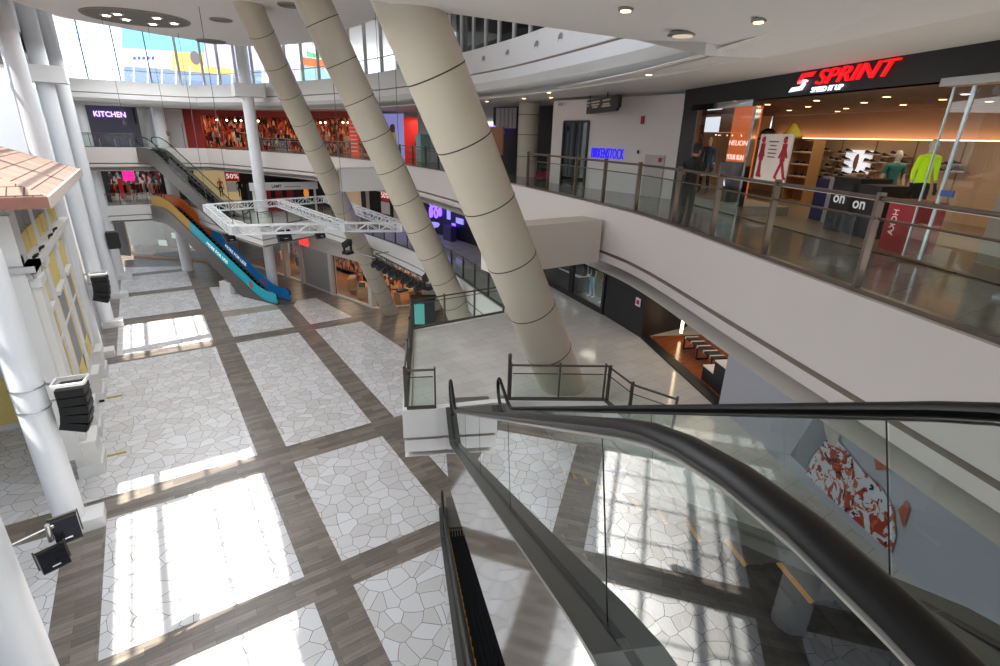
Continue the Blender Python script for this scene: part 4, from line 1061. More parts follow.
poly([(872, 446), (884, 448), (889, 470), (876, 470)], mat('print_bag', 'A9573A', .6, noise=.5, scale=8), 'bag', .014)
poly([(868, 452), (874, 444), (878, 449), (871, 456)], BLKW, 'bag_strap', .016)
poly([(898, 510), (906, 500), (910, 508), (903, 528)], mat('print_bag', 'A9573A', .6), 'shoe', .014)
poly([(790, 455), (806, 430), (820, 408), (826, 418), (826, 440), (812, 456), (806, 470)], mat('print_grey', '74757E', .7, noise=.2, scale=3), 'dark_shape', .008)  # flat darker grey shape on the poster beside the dress
# bench shop
WOR = tilemat('shop_wood', '9A5A30', '84482A', '5A3018', 1, 2.2, .16, .004, .18, streak=.4); ORW = mat('wall_orange', '8E4A22', .5, noise=.15, emit=.05)
mb = MB()
mb.quad(S(8.05, 11.5, Z2+.015), S(12, 11.5, Z2+.015), S(12, 16.6, Z2+.015), S(8.05, 16.6, Z2+.015), 0)
mb.quad(S(12, 11.5, Z2), S(12, 16.6, Z2), S(12, 16.6, 9.5), S(12, 11.5, 9.5), 1)
mb.quad(S(8.2, 11.45, Z2), S(12, 11.45, Z2), S(12, 11.45, 9.5), S(8.2, 11.45, 9.5), 1)
G(mb, 8.0, 14, Z2+.03, .35, 5, .06, 2)
struct('wall_bench_shop', mb, [WOR, ORW, BLKW])
mb = MB(); G(mb, 9.3, 16.35, 8.0, .08, .06, 2.6); tag(mb.build('light_strip', emis('strip_warm', 'FFE2B0', 6)), 'upright glowing light strip beside the black box hoarding', 'light', None, 'thing')
mb = MB(); G(mb, 8.5, 12.3, 9.2, .06, 1.4, .05); tag(mb.build('light_strip', emis('strip_violet', '6A78FF', 4)), 'thin violet light strip over the stepped shoe display', 'light', None, 'thing')
area('shop_light', tuple(S(10, 14, 9.4)), (0, 0, 0), 2, 3, 45, (1, .75, .5))
bt = [ats(673, 348, 9.1), ats(712, 368, 9.1)]
tb0, tb1 = 15.45, 13.45
be = thing('bench', 'black framed bench with pale straps in the orange floored shop', 'bench', tuple(S(9.1, (tb0+tb1)/2, Z2)))
mb = MB(); G(mb, 9.1, (tb0+tb1)/2, Z2+.45, .45, tb0-tb1, .07); mb.build('seat', BLKW, be, bevel=.02)
for q in range(5):
    mb = MB(); G(mb, 9.1, tb1+.2+q*(tb0-tb1-.4)/4, Z2+.455, .47, .07, .075); mb.build('strap', mat('strap_cream', 'CFC8BA', .7), be)
for q in range(3):
    t = tb1+.12+q*(tb0-tb1-.24)/2
    for sgn in (-1, 1):
        mb = MB(); mb.beam(S(9.1+sgn*.2, t, Z2+.02), S(9.1+sgn*.2, t, Z2+.42), .04, .04); mb.build('leg', BLKW, be)
    mb = MB(); mb.beam(S(8.9, t, Z2+.035), S(9.3, t, Z2+.035), .04, .04); mb.build('foot_bar', BLKW, be)
for i, (t, h) in enumerate(((12.75, .45), (12.2, .85))):
    o = thing('display_step', ('lower' if i == 0 else 'taller')+' black shoe display block with white top beside the grey poster wall', 'display block', tuple(S(8.75, t, Z2)))
    mb = MB(); G(mb, 8.75, t, Z2+h/2, .9, .55, h); mb.build('block', BLKW, o)
    mb = MB(); G(mb, 8.75, t, Z2+h+.02, .92, .57, .04); mb.build('top', WHITE, o)
    put_shoe(S(8.6, t, Z2+h+.05), radians(200), 'dark shoe on the '+('lower' if i == 0 else 'taller')+' black display block by the poster wall', 'shoes on the display blocks')
# black box hoarding
mb = MB(); mb.prism([V((14.08, 11.63)), V((14.74, 14.25)), V((17.2, 14.25)), V((16.6, 11.55))], Z2, 9.55)
tag(mb.build('hoarding', BLKW), 'tall black box hoarding closing a shop on the middle floor, with a small notice', 'hoarding', None, 'thing')
c = atv(638.5, 302, (14.05, 11.63), (1, -.25)); mb = MB(); mb.box(c+V((-.02, 0, 0)), (.03, .28, .3), radians(-14)); 
nb = tag(mb.build('notice', mat('notice_white', 'D8CFCF', .6)), 'small white and red notice on the black box hoarding', 'notice', None, 'thing')
mb = MB(); mb.box(c+V((-.04, 0, 0)), (.01, .15, .15), radians(-14)); m_ = mb.build('red_mark', SRED, None); m_.parent = nb
# jeans shop window
JA, JB = V((16.1, 21.5)), V((14.74, 14.25)); jd = (JB-JA).normalized(); jn = V((-jd.y, jd.x))     # jn points into the shop
def J(l, dpt, z): p = JA+jd*l+jn*dpt; return V((p.x, p.y, z))
JL = (JB-JA).length
mb = MB(); mb.quad(J(0, 3, Z2), J(JL, 3, Z2), J(JL, 3, 9.5), J(0, 3, 9.5)); mb.quad(J(0, 0, Z2+.03), J(JL, 0, Z2+.03), J(JL, 3, Z2+.03), J(0, 3, Z2+.03)); mb.quad(J(0, 0, 9.3), J(JL, 0, 9.3), J(JL, 3, 9.3), J(0, 3, 9.3))
struct('wall_jeans_shop', mb, mat('jeans_wall', '5A564C', .7, noise=.2))
jw = thing('display_window', 'black framed shop window with jeans clad mannequin legs on the middle floor', 'shop window', tuple(J(JL/2, 0, Z2)))
mb = MB(); mb.beam(J(-3, 0, Z2+.1), J(JL, 0, Z2+.1), .12, .2); mb.build('sill', BLKW, jw)
for l in (JL-.1, JL-2.55, JL-2.75, JL-5.4):
    mb = MB(); mb.beam(J(l, 0, Z2), J(l, 0, 9.5), .12, .12); mb.build('post', BLKW, jw)
mb = MB(); mb.quad(J(JL-2.5, 0, Z2+.2), J(JL-.15, 0, Z2+.2), J(JL-.15, 0, 9.4), J(JL-2.5, 0, 9.4)); mb.build('glass_panel', SGLASS, jw)
mb = MB(); mb.quad(J(JL-5.35, 0, Z2+.2), J(JL-2.8, 0, Z2+.2), J(JL-2.8, 0, 9.4), J(JL-5.35, 0, 9.4)); mb.build('glass_panel', SGLASS, jw)
mb = MB(); mb.obox(J(JL-5.2, .5, Z2+.03), jd.to_3d()*2.3, jn.to_3d()*.7, (0, 0, .75)); 
cb = tag(mb.build('counter', BLKW), 'black window counter with white top carrying folded goods', 'counter', None, 'thing')
mb = MB(); mb.obox(J(JL-5.22, .48, Z2+.78), jd.to_3d()*2.34, jn.to_3d()*.74, (0, 0, .04)); t_ = mb.build('top', WHITE, None); t_.parent = cb
for i, (l, r, m, lab) in enumerate([(4.7, .16, WHITE, 'white bundle at the far end of the window counter'), (3.9, .13, mat('bundle_tan', 'B79A7E', .7), 'tan bag in the middle of the window counter'), (3.35, .12, BLKW, 'dark shoe box at the near end of the window counter')]):
    mb = MB(); mb.lathe(J(JL-l, .8, Z2+.82), [(r, 0), (r*1.2, r*.6), (r*.8, r*1.5), (r*.3, r*2)], 12, sx=1.2); tag(mb.build('goods', m, smooth=True), lab, 'goods', None, 'thing')
mb = MB(); mb.obox(J(JL-2.4, 1.1, Z2+.03), jd.to_3d()*2.3, jn.to_3d()*.06, (0, 0, 2.9)); tag(mb.build('fabric_backdrop', mat('olive_panel', '8C8A66', .7, noise=.2)), 'olive fabric backdrop behind the jeans mannequins', 'panel', None, 'thing')
JEAN = mat('jeans_blue', '8FBCD6', .7, noise=.12, scale=14); 
for i, (l, dpt, lab) in enumerate([(1.62, .45, 'striding mannequin legs in pale blue jeans, farther from the black hoarding'), (.62, .4, 'mannequin legs in pale blue jeans, right beside the black hoarding'), (4.0, 1.6, 'mannequin in pale blue jeans standing behind the window counter')]):
    mannequin(lab, tuple(J(JL-l, dpt, Z2+.22 if i < 2 else Z2+.5)), radians(70), 1.8, mat('top_dark', '1E1E22', .7), JEAN, shoes=mat('boot_white', 'E0DAD0', .6))
area('shop_light', tuple(J(JL-2, 1.5, 9.2)), (0, 0, 0), 2, 1, 25, (1, .93, .82))

# ================================================================== STORES ON THE CURVE
def store(A, B, z0, z1, depth, wall, floor_, ceil_, power, lcol, name='wall_shop', side=True):
    A, B = xy_(A), xy_(B); d = (B-A).normalized(); n = V((-d.y, d.x))
    P = lambda l, q, z: V((A.x+d.x*l+n.x*q, A.y+d.y*l+n.y*q, z))
    L = (B-A).length; mb = MB()
    mb.quad(P(0, depth, z0), P(L, depth, z0), P(L, depth, z1), P(0, depth, z1), 0)
    if side:
        mb.quad(P(0, 0, z0), P(0, depth, z0), P(0, depth, z1), P(0, 0, z1), 0); mb.quad(P(L, 0, z0), P(L, depth, z0), P(L, depth, z1), P(L, 0, z1), 0)
    mb.quad(P(0, 0, z0+.02), P(L, 0, z0+.02), P(L, depth, z0+.02), P(0, depth, z0+.02), 1)
    mb.quad(P(0, 0, z1), P(L, 0, z1), P(L, depth, z1), P(0, depth, z1), 2)
    struct(name, mb, [wall, floor_, ceil_])
    if power:
        c = P(L/2, depth*.45, z1-.12); area('shop_light', tuple(c), (0, 0, atan2(d.y, d.x)), L*.8, depth*.6, power, lcol)
    return P, L, d
def az_on(path, px, py=130):
    r = ray(px, py); best = None
    for a, b in zip(path, path[1:]):
        ca = a.x*r.y-a.y*r.x; cb = b.x*r.y-b.y*r.x
        if ca*cb <= 0:
            t = ca/(ca-cb) if ca != cb else 0; p = a+(b-a)*t
            if p.x*r.x+p.y*r.y > 0: best = p
    return best
F3 = [V((-4.2, 61)), V((3.0, 61))] + offset([p for p in E3core if p.y > 15], 4.8)
F2 = [V((13.2, 56.5)), V((15.6, 49.5))] + [p for p in offset(E2far[:-3], 4.6) if p.y < 42]
REDW = mat('store_red', 'B23A30', .6, noise=.1); ORC = goods('goods_warm', ['6A2A1C', '1C1414', 'C8542A', '3A1C14', 'D8A080', '8A3422', '241818', 'B0402A']); DKC = mat('store_dark', '2E2622', .7); WARMF = mat('store_floor', '8A6046', .4)
# garments and racks
GCOL = ['1A1A1E', 'D8672A', '2B2B33', 'C9B9A4', '9C2A2A', '3A4654', 'E0C8B0', '5A3A2E']
garments = []
for i, c in enumerate(GCOL):
    mb = MB(); w0 = .2; pts = [(-.05, .0), (-.22, -.08), (-.30, -.45), (-.22, -.47), (-.18, -.2), (-.2, -.85), (.2, -.85), (.18, -.2), (.22, -.47), (.30, -.45), (.22, -.08), (.05, 0)]
    n = len(pts); mb.add([(x, -.035, z) for x, z in pts]+[(x, .035, z) for x, z in pts], [tuple(range(n)), tuple(range(2*n-1, n-1, -1))]+[(j, j+n, (j+1) % n+n, (j+1) % n) for j in range(n)])
    g = tag(mb.build('garment', mat('garment_'+c, c, .85, noise=.2)), 'g', 'garment', 'g', 'thing'); garments.append([g, False])
def put_garment(loc, rz, label, group):
    e = garments[random.randrange(len(garments))]
    if e[1]: g = e[0].copy(); COL.objects.link(g)
    else: g = e[0]; e[1] = True
    g.location = loc; g.rotation_euler = (0, 0, rz); g['label'] = label; g['group'] = group; return g
rack0 = [None]
def rack(loc, rz, label, glabel, n=6, w=1.5):
    if rack0[0] is None:
        o = thing('clothes_rack', label, 'clothes rack', loc, rz, 'clothes racks')
        m1 = MB(); m1.tube([(-w/2, 0, 1.45), (w/2, 0, 1.45)], .02, 6); m1.build('rail', STEEL, o, local=True)
        for sx in (-1, 1):
            m1 = MB(); m1.tube([(sx*w/2, 0, 0), (sx*w/2, 0, 1.45)], .02, 6); m1.build('upright', STEEL, o, local=True)
            m1 = MB(); m1.tube([(sx*w/2, -.25, .02), (sx*w/2, .25, .02)], .02, 6); m1.build('foot', STEEL, o, local=True)
        rack0[0] = o
    else: o = dup(rack0[0], loc, rz, label)
    for q in range(n):
        x = -w/2+.15+q*(w-.3)/(n-1)
        put_garment((loc[0]+cos(rz)*x, loc[1]+sin(rz)*x, loc[2]+1.43), rz+radians(random.uniform(20, 70)), glabel, glabel)
bulb0 = [None]
def bulb(loc, label):
    if bulb0[0] is None:
        o = thing('shop_bulb', label, 'ceiling light', loc, group=label); m1 = MB(); m1.ball((0, 0, 0), .09); m1.build('globe', emis('bulb_glow', 'FFD9B0', 10), o, local=True)
        m1 = MB(); m1.tube([(0, 0, .08), (0, 0, .35)], .01, 5); m1.build('stem', BLKW, o, local=True); bulb0[0] = o
    else: dup(bulb0[0], loc, label=label, group=label)
def fill_store(P, L, d, z0, z1, name, nr, nm, nb, depth):
    rz = atan2(d.y, d.x)
    for i in range(nr): rack(tuple(P(L*(i+.5)/nr, depth*(.25+.3*(i % 2)), z0+.02)), rz, 'metal clothes rack full of garments in '+name, 'garment hanging on a rack in '+name)
    for i in range(nb): bulb(tuple(P(random.uniform(.3, L-.3), random.uniform(.5, depth-.6), z1-.4)), 'glowing ceiling bulb in '+name)
    cols = [mat('dress_orange', 'D8702E', .7), DARKP, mat('dress_cream', 'D8C4AC', .7), REDW]
    for i in range(nm):
        mannequin('mannequin at the front of '+name+(', '+['orange top', 'dark top', 'pale top', 'red top'][i] if nm > 1 else ''), tuple(P(L*(i+.6)/nm, .7, z0+.05)), rz+pi, 1.78, cols[i % 4], cols[(i+1) % 4], group='mannequins in '+name)
# red clothing store, upper gallery: three bays
def bay(pxa, pxb, path, z0, z1, depth, wall, fl, ce, pw, lc, nm):
    a, b = az_on(path, pxa), az_on(path, pxb); return store(a, b, z0, z1, depth, wall, fl, ce, pw, lc, nm)
def fascia(path, pxa, pxb, z0, z1, m, nm, off=-.05):
    pts = [az_on(path, pxa+(pxb-pxa)*i/6) for i in range(7)]; mb = MB()
    pts = offset(pts, off)
    for p, q in zip(pts, pts[1:]): mb.beam((p.x, p.y, (z0+z1)/2), (q.x, q.y, (z0+z1)/2), .2, z1-z0)
    return struct(nm, mb, m)
P, L, d = bay(200, 262, F3, Z3, 14.3, 5, ORC, WARMF, DKC, 130, (1, .7, .5), 'wall_red_store_1'); fill_store(P, L, d, Z3, 14.3, 'the red shop beside the white wall', 4, 3, 9, 5)
P, L, d = bay(262, 330, F3, Z3, 14.3, 5, ORC, WARMF, DKC, 150, (1, .7, .5), 'wall_red_store_2'); fill_store(P, L, d, Z3, 14.3, 'the red shop behind the slim column', 4, 3, 9, 5)
P, L, d = bay(330, 384, F3, Z3, 14.3, 5, goods('goods_copper', ['8A4026', '2A1A16', 'B8623A', '5A2A1A', '3A2A26', 'C08860']), WARMF, DKC, 120, (1, .72, .5), 'wall_red_store_3'); fill_store(P, L, d, Z3, 14.3, 'the copper shop between slanted columns', 3, 2, 14, 5)
fascia(F3, 186, 382, 14.25, 14.76, REDW, 'wall_red_band')
mb = MB(); a, b = az_on(F3, 186), az_on(F3, 203); mb.beam((a.x, a.y, 13), (b.x, b.y, 13), .3, 3.4); struct('wall_red_pier', mb, REDW)
mb = MB(); a, b = az_on(F3, 146), az_on(F3, 186); mb.beam((a.x, a.y+.1, 13), (b.x, b.y+.1, 13), .3, 3.4); struct('wall_white_end', mb, WHITE)
a, b = az_on(F3, 175), az_on(F3, 183)
o = thing('service_door', 'beige door in the white wall beside the red clothing shop', 'door', (a.x, a.y-.1, Z3)); mb = MB(); mb.beam((a.x, a.y-.12, Z3+1.1), (b.x, b.y-.12, Z3+1.1), .06, 2.2); mb.build('leaf', mat('door_beige', 'B7A48C', .6), o)
mb = MB(); mb.lathe(((az_on(F3, 162).x), az_on(F3, 162).y-.9, Z3), [(.42, 0), (.42, 3.38)], 24); tag(mb.build('round_column', COLW, smooth=True), 'white round column on the upper gallery beside the kitchen shop', 'column', None, 'thing')
# sale pillar with red and white stripes of wording
F3i = offset(F3, -.5); a, b = az_on(F3i, 349), az_on(F3i, 358)
o = thing('sale_banner', 'red banner with rows of white wording between two slanted columns', 'banner', (a.x, a.y, Z3))
mb = MB(); mb.beam((a.x, a.y, 12.8), (b.x, b.y, 12.8), .06, 2.9); mb.build('cloth', emis('banner_red', 'C8402E', .5), o)
mb = MB()
for q in range(9): mb.beam((a.x*.85+b.x*.15-.05, a.y*.85+b.y*.15-.05, 11.7+q*.3), (a.x*.15+b.x*.85-.05, a.y*.15+b.y*.85-.05, 11.7+q*.3), .02, .1)
mb.build('wording', mat('banner_text', 'F0DCD4', .6), o)
# purple screen with yellow jacketed figure, bright red shop, pale panels
a, b = az_on(F3, 384), az_on(F3, 404)
o = thing('advert_screen', 'violet advert panel showing a figure in a yellow jacket on the upper gallery', 'advert', (a.x, a.y, Z3))
mb = MB(); mb.beam((a.x, a.y, 12.95), (b.x, b.y, 12.95), .1, 3.2); mb.build('panel', emis('advert_violet', '8A8AC8', .6), o)
dd = (b-a).normalized(); nn = V((dd.y, -dd.x))*.07; c = a*.45+b*.55+nn
mb = MB(); mb.lathe((c.x, c.y, 11.6), [(.45, 0), (.6, .5), (.62, 1.0), (.4, 1.5), (.15, 1.65)], 14, sy=.4); mb.build('jacket_shape', mat('print_yellow', 'B8B02E', .6, emit=.2), o, smooth=True)
mb = MB(); mb.ball((c.x-.1, c.y, 13.5), (.25, .12, .32)); mb.build('head_shape', mat('print_tan', '7A5C48', .6), o, smooth=True)
P, L, d = bay(404, 419, F3, Z3, 14.3, 4, emis('store_redglow', 'B8302A', .5), WARMF, REDW, 60, (1, .5, .4), 'wall_red_store_4'); fill_store(P, L, d, Z3, 14.3, 'the bright red shop beside the wide column', 1, 1, 3, 4)
mb = MB(); a, b = az_on(F3, 419), az_on(F3, 446); mb.beam((a.x, a.y, 13), (b.x, b.y, 13), .2, 3.4); struct('wall_pale_panels', mb, mat('pale_panel', 'A9B0AC', .5))
o = thing('glass_case', 'pale teal glazed case beside the wide slanted column on the upper gallery', 'display case', (az_on(F3, 428).x-.8, az_on(F3, 428).y-.8, Z3)); a = az_on(F3, 428); mb = MB(); mb.box((a.x-.8, a.y-.8, Z3+.9), (.9, .5, 1.7), .3); mb.build('body', mat('case_teal', '9CC4C4', .3), o); mb = MB(); mb.box((a.x-.8, a.y-.8, Z3+1.78), (1., .6, .06), .3); mb.build('top', STEEL, o)
# kitchen shop
mb = MB(); mb.box((-2.0, 61.05, 13.05), (5.4, .2, 3.4)); struct('wall_kitchen_shop', mb, mat('kitchen_wall', '6C6A7C', .6))
o = thing('shop_sign', 'lilac illuminated KITCHEN lettering on the grey shop front', 'sign', (-2.6, 60.9, 14.2))
k0, k1 = atv(93, 113.5, (0, 60.9), (0, 1)), atv(125, 114, (0, 60.9), (0, 1))
lettering('lettering', 'KITCHEN', .62, V((k0.x, 60.9, k0.z-.22)), (1, 0, 0), (0, 0, 1), emis('sign_lilac', 'C9A8FF', 2.2), o, .03, offset=.012, width=k1.x-k0.x)
mb = MB(); mb.box((.45, 60.6, 14.0), (.14, .3, 1.3)); tag(mb.build('blade_sign', BLKW), 'narrow black blade sign beside the kitchen lettering', 'sign', None, 'thing')
for i in range(4):
    o = thing('bar_stool', ['stool at the kitchen shop counter nearest the white columns', 'second stool from the white columns at the kitchen shop', 'third stool from the white columns at the kitchen shop', 'stool at the kitchen shop nearest the escalator'][i], 'stool', (-3.6+i*1.1, 59.6, Z3), group='stools before the kitchen shop')
    mb = MB(); mb.lathe((-3.6+i*1.1, 59.6, Z3), [(.2, .72), (.22, .76), (.2, .8)], 14); mb.build('seat', mat('stool_seat', '8A5A3A', .6), o); mb = MB(); mb.lathe((-3.6+i*1.1, 59.6, Z3), [(.2, 0), (.04, .03), (.03, .72)], 12); mb.build('pedestal', STEEL, o)
# dark shop past the wide column on the upper gallery, pillar
mb = MB(); a, b = V((15.0, 23.2)), V((17.5, 19.6))
F3b = [V((17.4, 26)), V((17.0, 22)), V((18, 18.7))]
mb.beam((17.2, 26.5, 13), (17.8, 18.6, 13), .2, 3.4); struct('wall_dark_shop', mb, mat('dark_shop', '241F1E', .6))
def on17(px, py): return atv(px, py, (17.0, 22), (1, .075))
o = thing('shop_sign', 'violet glowing script sign of the dark shop behind the wide slanted column', 'sign', tuple(on17(497, 128)))
a, b = on17(489, 128), on17(504, 129); lettering('lettering', 'SODA', .5, V((a.x, a.y, a.z-.2)), (b-a), (0, 0, 1), emis('neon_violet', '9A70FF', 1.6), o, .02, offset=.012, width=(b-a).length)
o = thing('banner', 'row of pale grey hanging banners above the dark shop behind the wide column', 'banner', tuple(on17(507, 118)))
for i in range(5):
    a = on17(499+i*4, 115); mb = MB(); mb.box((a.x-.05, a.y, 14.1), (.03, .45, 1.0), -.08); mb.build('cloth', mat('banner_grey', 'A8A4A4', .7), o)
a, b = on17(493, 145), on17(512, 152)
mb = MB(); mb.beam((a.x-.6, a.y, Z3+1.6), (b.x-.6, b.y, Z3+1.6), .08, 1.4); tag(mb.build('menu_screen', mat('menu_brown', '7A4E30', .6, emit=.25)), 'brown lit panel at the dark shop behind the wide slanted column', 'panel', None, 'thing')
c = on17(508, 168); mb = MB(); mb.box((c.x-1.6, c.y, Z3+.5), (.8, 2.2, 1.0), -.08); tag(mb.build('counter', mat('counter_yellow', 'C2B83A', .5)), 'yellow counter behind the upper railing next to the wide slanted column', 'counter', None, 'thing')
pb = at(527, 181, Z3)
cxy = atv(527, 160, (16.2, 21), (1, 0))
o = thing('round_column', 'beige clad round column on the upper gallery beside the white hoarding wall', 'column', (cxy.x, cxy.y, Z3))
mb = MB(); mb.lathe((cxy.x, cxy.y, Z3), [(.50, 0), (.50, 3.38)], 30); mb.build('shaft', BEIGE, o, smooth=True)
for z in (12.3, 13.3, 14.2): mb = MB(); mb.tube([(cxy.x+.5*cos(q*pi/12), cxy.y+.5*sin(q*pi/12), z) for q in range(24)], .014, 5, closed=True); mb.build('joint_ring', JOINT, o)
mb = MB(); mb.box((18.4, 19.5, 13), (.2, 3.5, 3.4)); struct('wall_black_recess', mb, BLKW)

# ---- middle gallery (curve)
mb = MB(); a, b = az_on(F2, 412), az_on(F2, 470) or F2[-1]
pts = offset(F2, .0); 
for p, q in zip(pts, pts[1:]): mb.beam((p.x, p.y, 8), (q.x, q.y, 8), .2, 3.1)
q0 = F2[-1]; mb.beam((q0.x, q0.y, 8), (16.3, 21.4, 8), .2, 3.1)
struct('wall_middle_curve', mb, mat('middle_dark', '1A171B', .5))
UV = emis('uv_violet', '5A3CFF', 5); UV2 = emis('uv_lilac', '9A90F0', 1.)
ov = offset(F2, -.18)
def on_ov(px, py):
    p = az_on(ov, px, py); r = ray(px, py); k_ = (p.x*r.x+p.y*r.y)/(r.x*r.x+r.y*r.y); return V((p.x, p.y, EYE.z+r.z*k_))
o = thing('neon_sign', 'blue violet neon figures glowing in the dark shop of the middle gallery', 'sign', tuple(on_ov(435, 210)))
for (px, py, w_, h_) in [(432, 203, .5, .6), (436, 205, .5, .35), (431, 212, .35, .7), (436, 213, .5, .6), (440, 212, .3, .5)]:
    c = on_ov(px, py); m_ = MB(); m_.tube([c+V((.1*0, .5*w_*cos(q*pi/8), .5*h_*sin(q*pi/8))) for q in range(16)], .07, 6, closed=True); m_.build('neon_tube', UV, o)
o = thing('light_ring', 'lilac lit oval counter in the dark shop of the middle gallery', 'counter', tuple(on_ov(438, 223)))
c = on_ov(438, 223)+V((-.8, -.3, 0)); m_ = MB(); m_.lathe(c, [(.6, -.15), (.7, .0), (.65, .08)], 20); m_.build('body', UV2, o)
o = thing('display_case', 'pale poster stand before the dark violet lit shop', 'display', tuple(on_ov(439, 235)))
c = on_ov(439, 234)+V((-1.2, -.3, 0)); m_ = MB(); m_.box((c.x, c.y, Z2+.75), (.12, 1.2, 1.5)); m_.build('panel', mat('stand_pale', 'C9C6D6', .6, emit=.2), o); m_ = MB(); m_.box((c.x-.08, c.y-.3, Z2+.4), (.04, .4, .5)); m_.build('red_patch', SRED, o)
for i, (px, py, w_, h_) in enumerate([(450, 214, .4, .7), (461, 221, .9, .35), (455, 225, .4, .2)]):
    c = on_ov(px, py); m_ = MB(); m_.box(c+V((-.1, 0, 0)), (.08, w_, h_), 0); tag(m_.build('lightbox', UV2 if i != 2 else UV), ['small upright lilac light panel in the dark shop', 'wide lilac light panel next to the wide slanted column', 'tiny violet light in the dark shop'][i], 'light', None, 'thing')
c = on_ov(456, 238)+V((-.5, 0, 0)); m_ = MB(); m_.box((c.x, c.y, Z2+.5), (.4, 1.1, 1.0)); tag(m_.build('display_plinth', mat('violet_block', '3A3060', .5)), 'violet block plinth at the foot of the dark shop', 'plinth', None, 'thing')
point('neon_light', tuple(on_ov(440, 215)+V((-1.5, 0, 0))), 60, (.4, .3, 1))
# 50% sale shop further along
a, b = az_on(ov, 345, 210), az_on(ov, 361, 210)
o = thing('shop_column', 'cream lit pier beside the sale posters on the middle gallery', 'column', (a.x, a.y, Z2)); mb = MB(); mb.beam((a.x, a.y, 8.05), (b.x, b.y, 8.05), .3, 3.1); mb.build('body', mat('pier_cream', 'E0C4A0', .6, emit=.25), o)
mb = MB(); a, b = az_on(ov, 330, 210), az_on(ov, 345, 210); mb.beam((a.x, a.y, 8.0), (b.x, b.y, 8.0), .2, 2.9); struct('wall_grey_pier', mb, mat('pier_grey', '7C7A78', .6))
def sale(px, py, plane_pts, label):
    p = az_on(plane_pts, px, py); r = ray(px, py); kk = (p.x*r.x+p.y*r.y)/(r.x**2+r.y**2); c = V((p.x, p.y, EYE.z+r.z*kk))
    j = min(range(len(plane_pts)-1), key=lambda i: (plane_pts[i]-p).length); t = (plane_pts[j+1]-plane_pts[j]).normalized().to_3d(); nn = V((t.y, -t.x, 0))
    o = thing('sale_poster', label, 'poster', tuple(c)); mb = MB(); mb.obox(c-t*.65-V((0, 0, .5)), t*1.3, V((0, 0, 1.0)), nn*.03); mb.build('red_sheet', mat('sale_red', 'A8202A', .5, emit=.25), o)
    lettering('lettering', '50%', .62, c-t*.55-V((0, 0, .22))+nn*.05, t, (0, 0, 1), emis('sale_white', 'FFE8E0', .8), o, .004, width=1.1)
    mb = MB(); mb.obox(c-t*.65-V((0, 0, 1.5)), t*1.3, V((0, 0, .95)), nn*.03); mb.build('white_sheet', mat('sale_sheet', 'C9BDB4', .6, emit=.15), o); return c, t, nn
sale(385, 195, ov, 'red 50% sale poster above a white sheet, seen past the slanted column')
mb = MB(); a, b = az_on(ov, 366, 210), az_on(ov, 398, 210); mb.beam((a.x+.1, a.y, 7.9), (b.x+.1, b.y, 7.9), .1, 2.6); struct('wall_sale_backing', mb, mat('sale_backing', 'B9A898', .6, emit=.1))
# black band with pale zigzag letters above
def band(pxa, pxb, z, h, m, nm, src, text=None, tpx=None):
    a, b = az_on(src, pxa, 190), az_on(src, pxb, 190); o = thing('sign_band', nm, 'sign', (a.x, a.y, z)); t = (b-a).normalized().to_3d(); nn = V((t.y, -t.x, 0))
    mb = MB(); mb.beam((a.x, a.y, z), (b.x, b.y, z), .15, h); mb.build('band', m, o)
    if text:
        c, e = az_on(src, tpx[0], 190), az_on(src, tpx[1], 190); lettering('lettering', text, h*.85, V((c.x, c.y, z-h*.3))+nn*.09, t, (0, 0, 1), emis('band_white', 'F0F0F0', .7), o, .004, offset=.008, width=(e-c).length)
    return o
ov2 = offset(ov, -.35)
band(334, 398, 9.2, .5, BLKW, 'black sign band with pale zigzag marks over the sale shop', ov2, 'VVVVVVVVVVVV', (340, 396))
# shops behind the hexagonal balcony
HB = [V((1.5, 61)), V((4.6, 61)), V((9.5, 57.8)), V((13.6, 56.3)), V((15.7, 50.3))]
mb = MB()
for p, q in zip(HB, HB[1:]): mb.beam((p.x, p.y, 8), (q.x, q.y, 8), .2, 3.1)
struct('wall_balcony_shops', mb, mat('balcony_dark', '25211F', .6))
hb = offset(HB, -.25)
a, b = az_on(hb, 197, 190), az_on(hb, 240, 190)
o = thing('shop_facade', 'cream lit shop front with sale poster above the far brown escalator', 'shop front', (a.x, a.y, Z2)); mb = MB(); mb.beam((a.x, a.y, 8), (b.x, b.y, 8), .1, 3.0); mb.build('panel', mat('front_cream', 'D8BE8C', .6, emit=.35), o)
hb2 = offset(HB, -.6)
c, t, nn = sale(232, 176, hb2, 'red 50% sale poster on the cream shop front above the far escalator')
for i, px in enumerate((221, 240)):
    p = az_on(offset(HB, -1.0), px, 190)
    mannequin(['mannequin in orange top before the cream shop front', 'mannequin in dark dress before the cream shop front'][i], (p.x, p.y, Z2+.35), pi, 1.8, mat('dress_orange', 'D8702E', .7) if i == 0 else DARKP, DARKP)
band(264, 332, 9.15, .75, BLKW, 'black shop sign band with white lettering behind the slim white column', hb2, 'TITANIA', (266, 300))
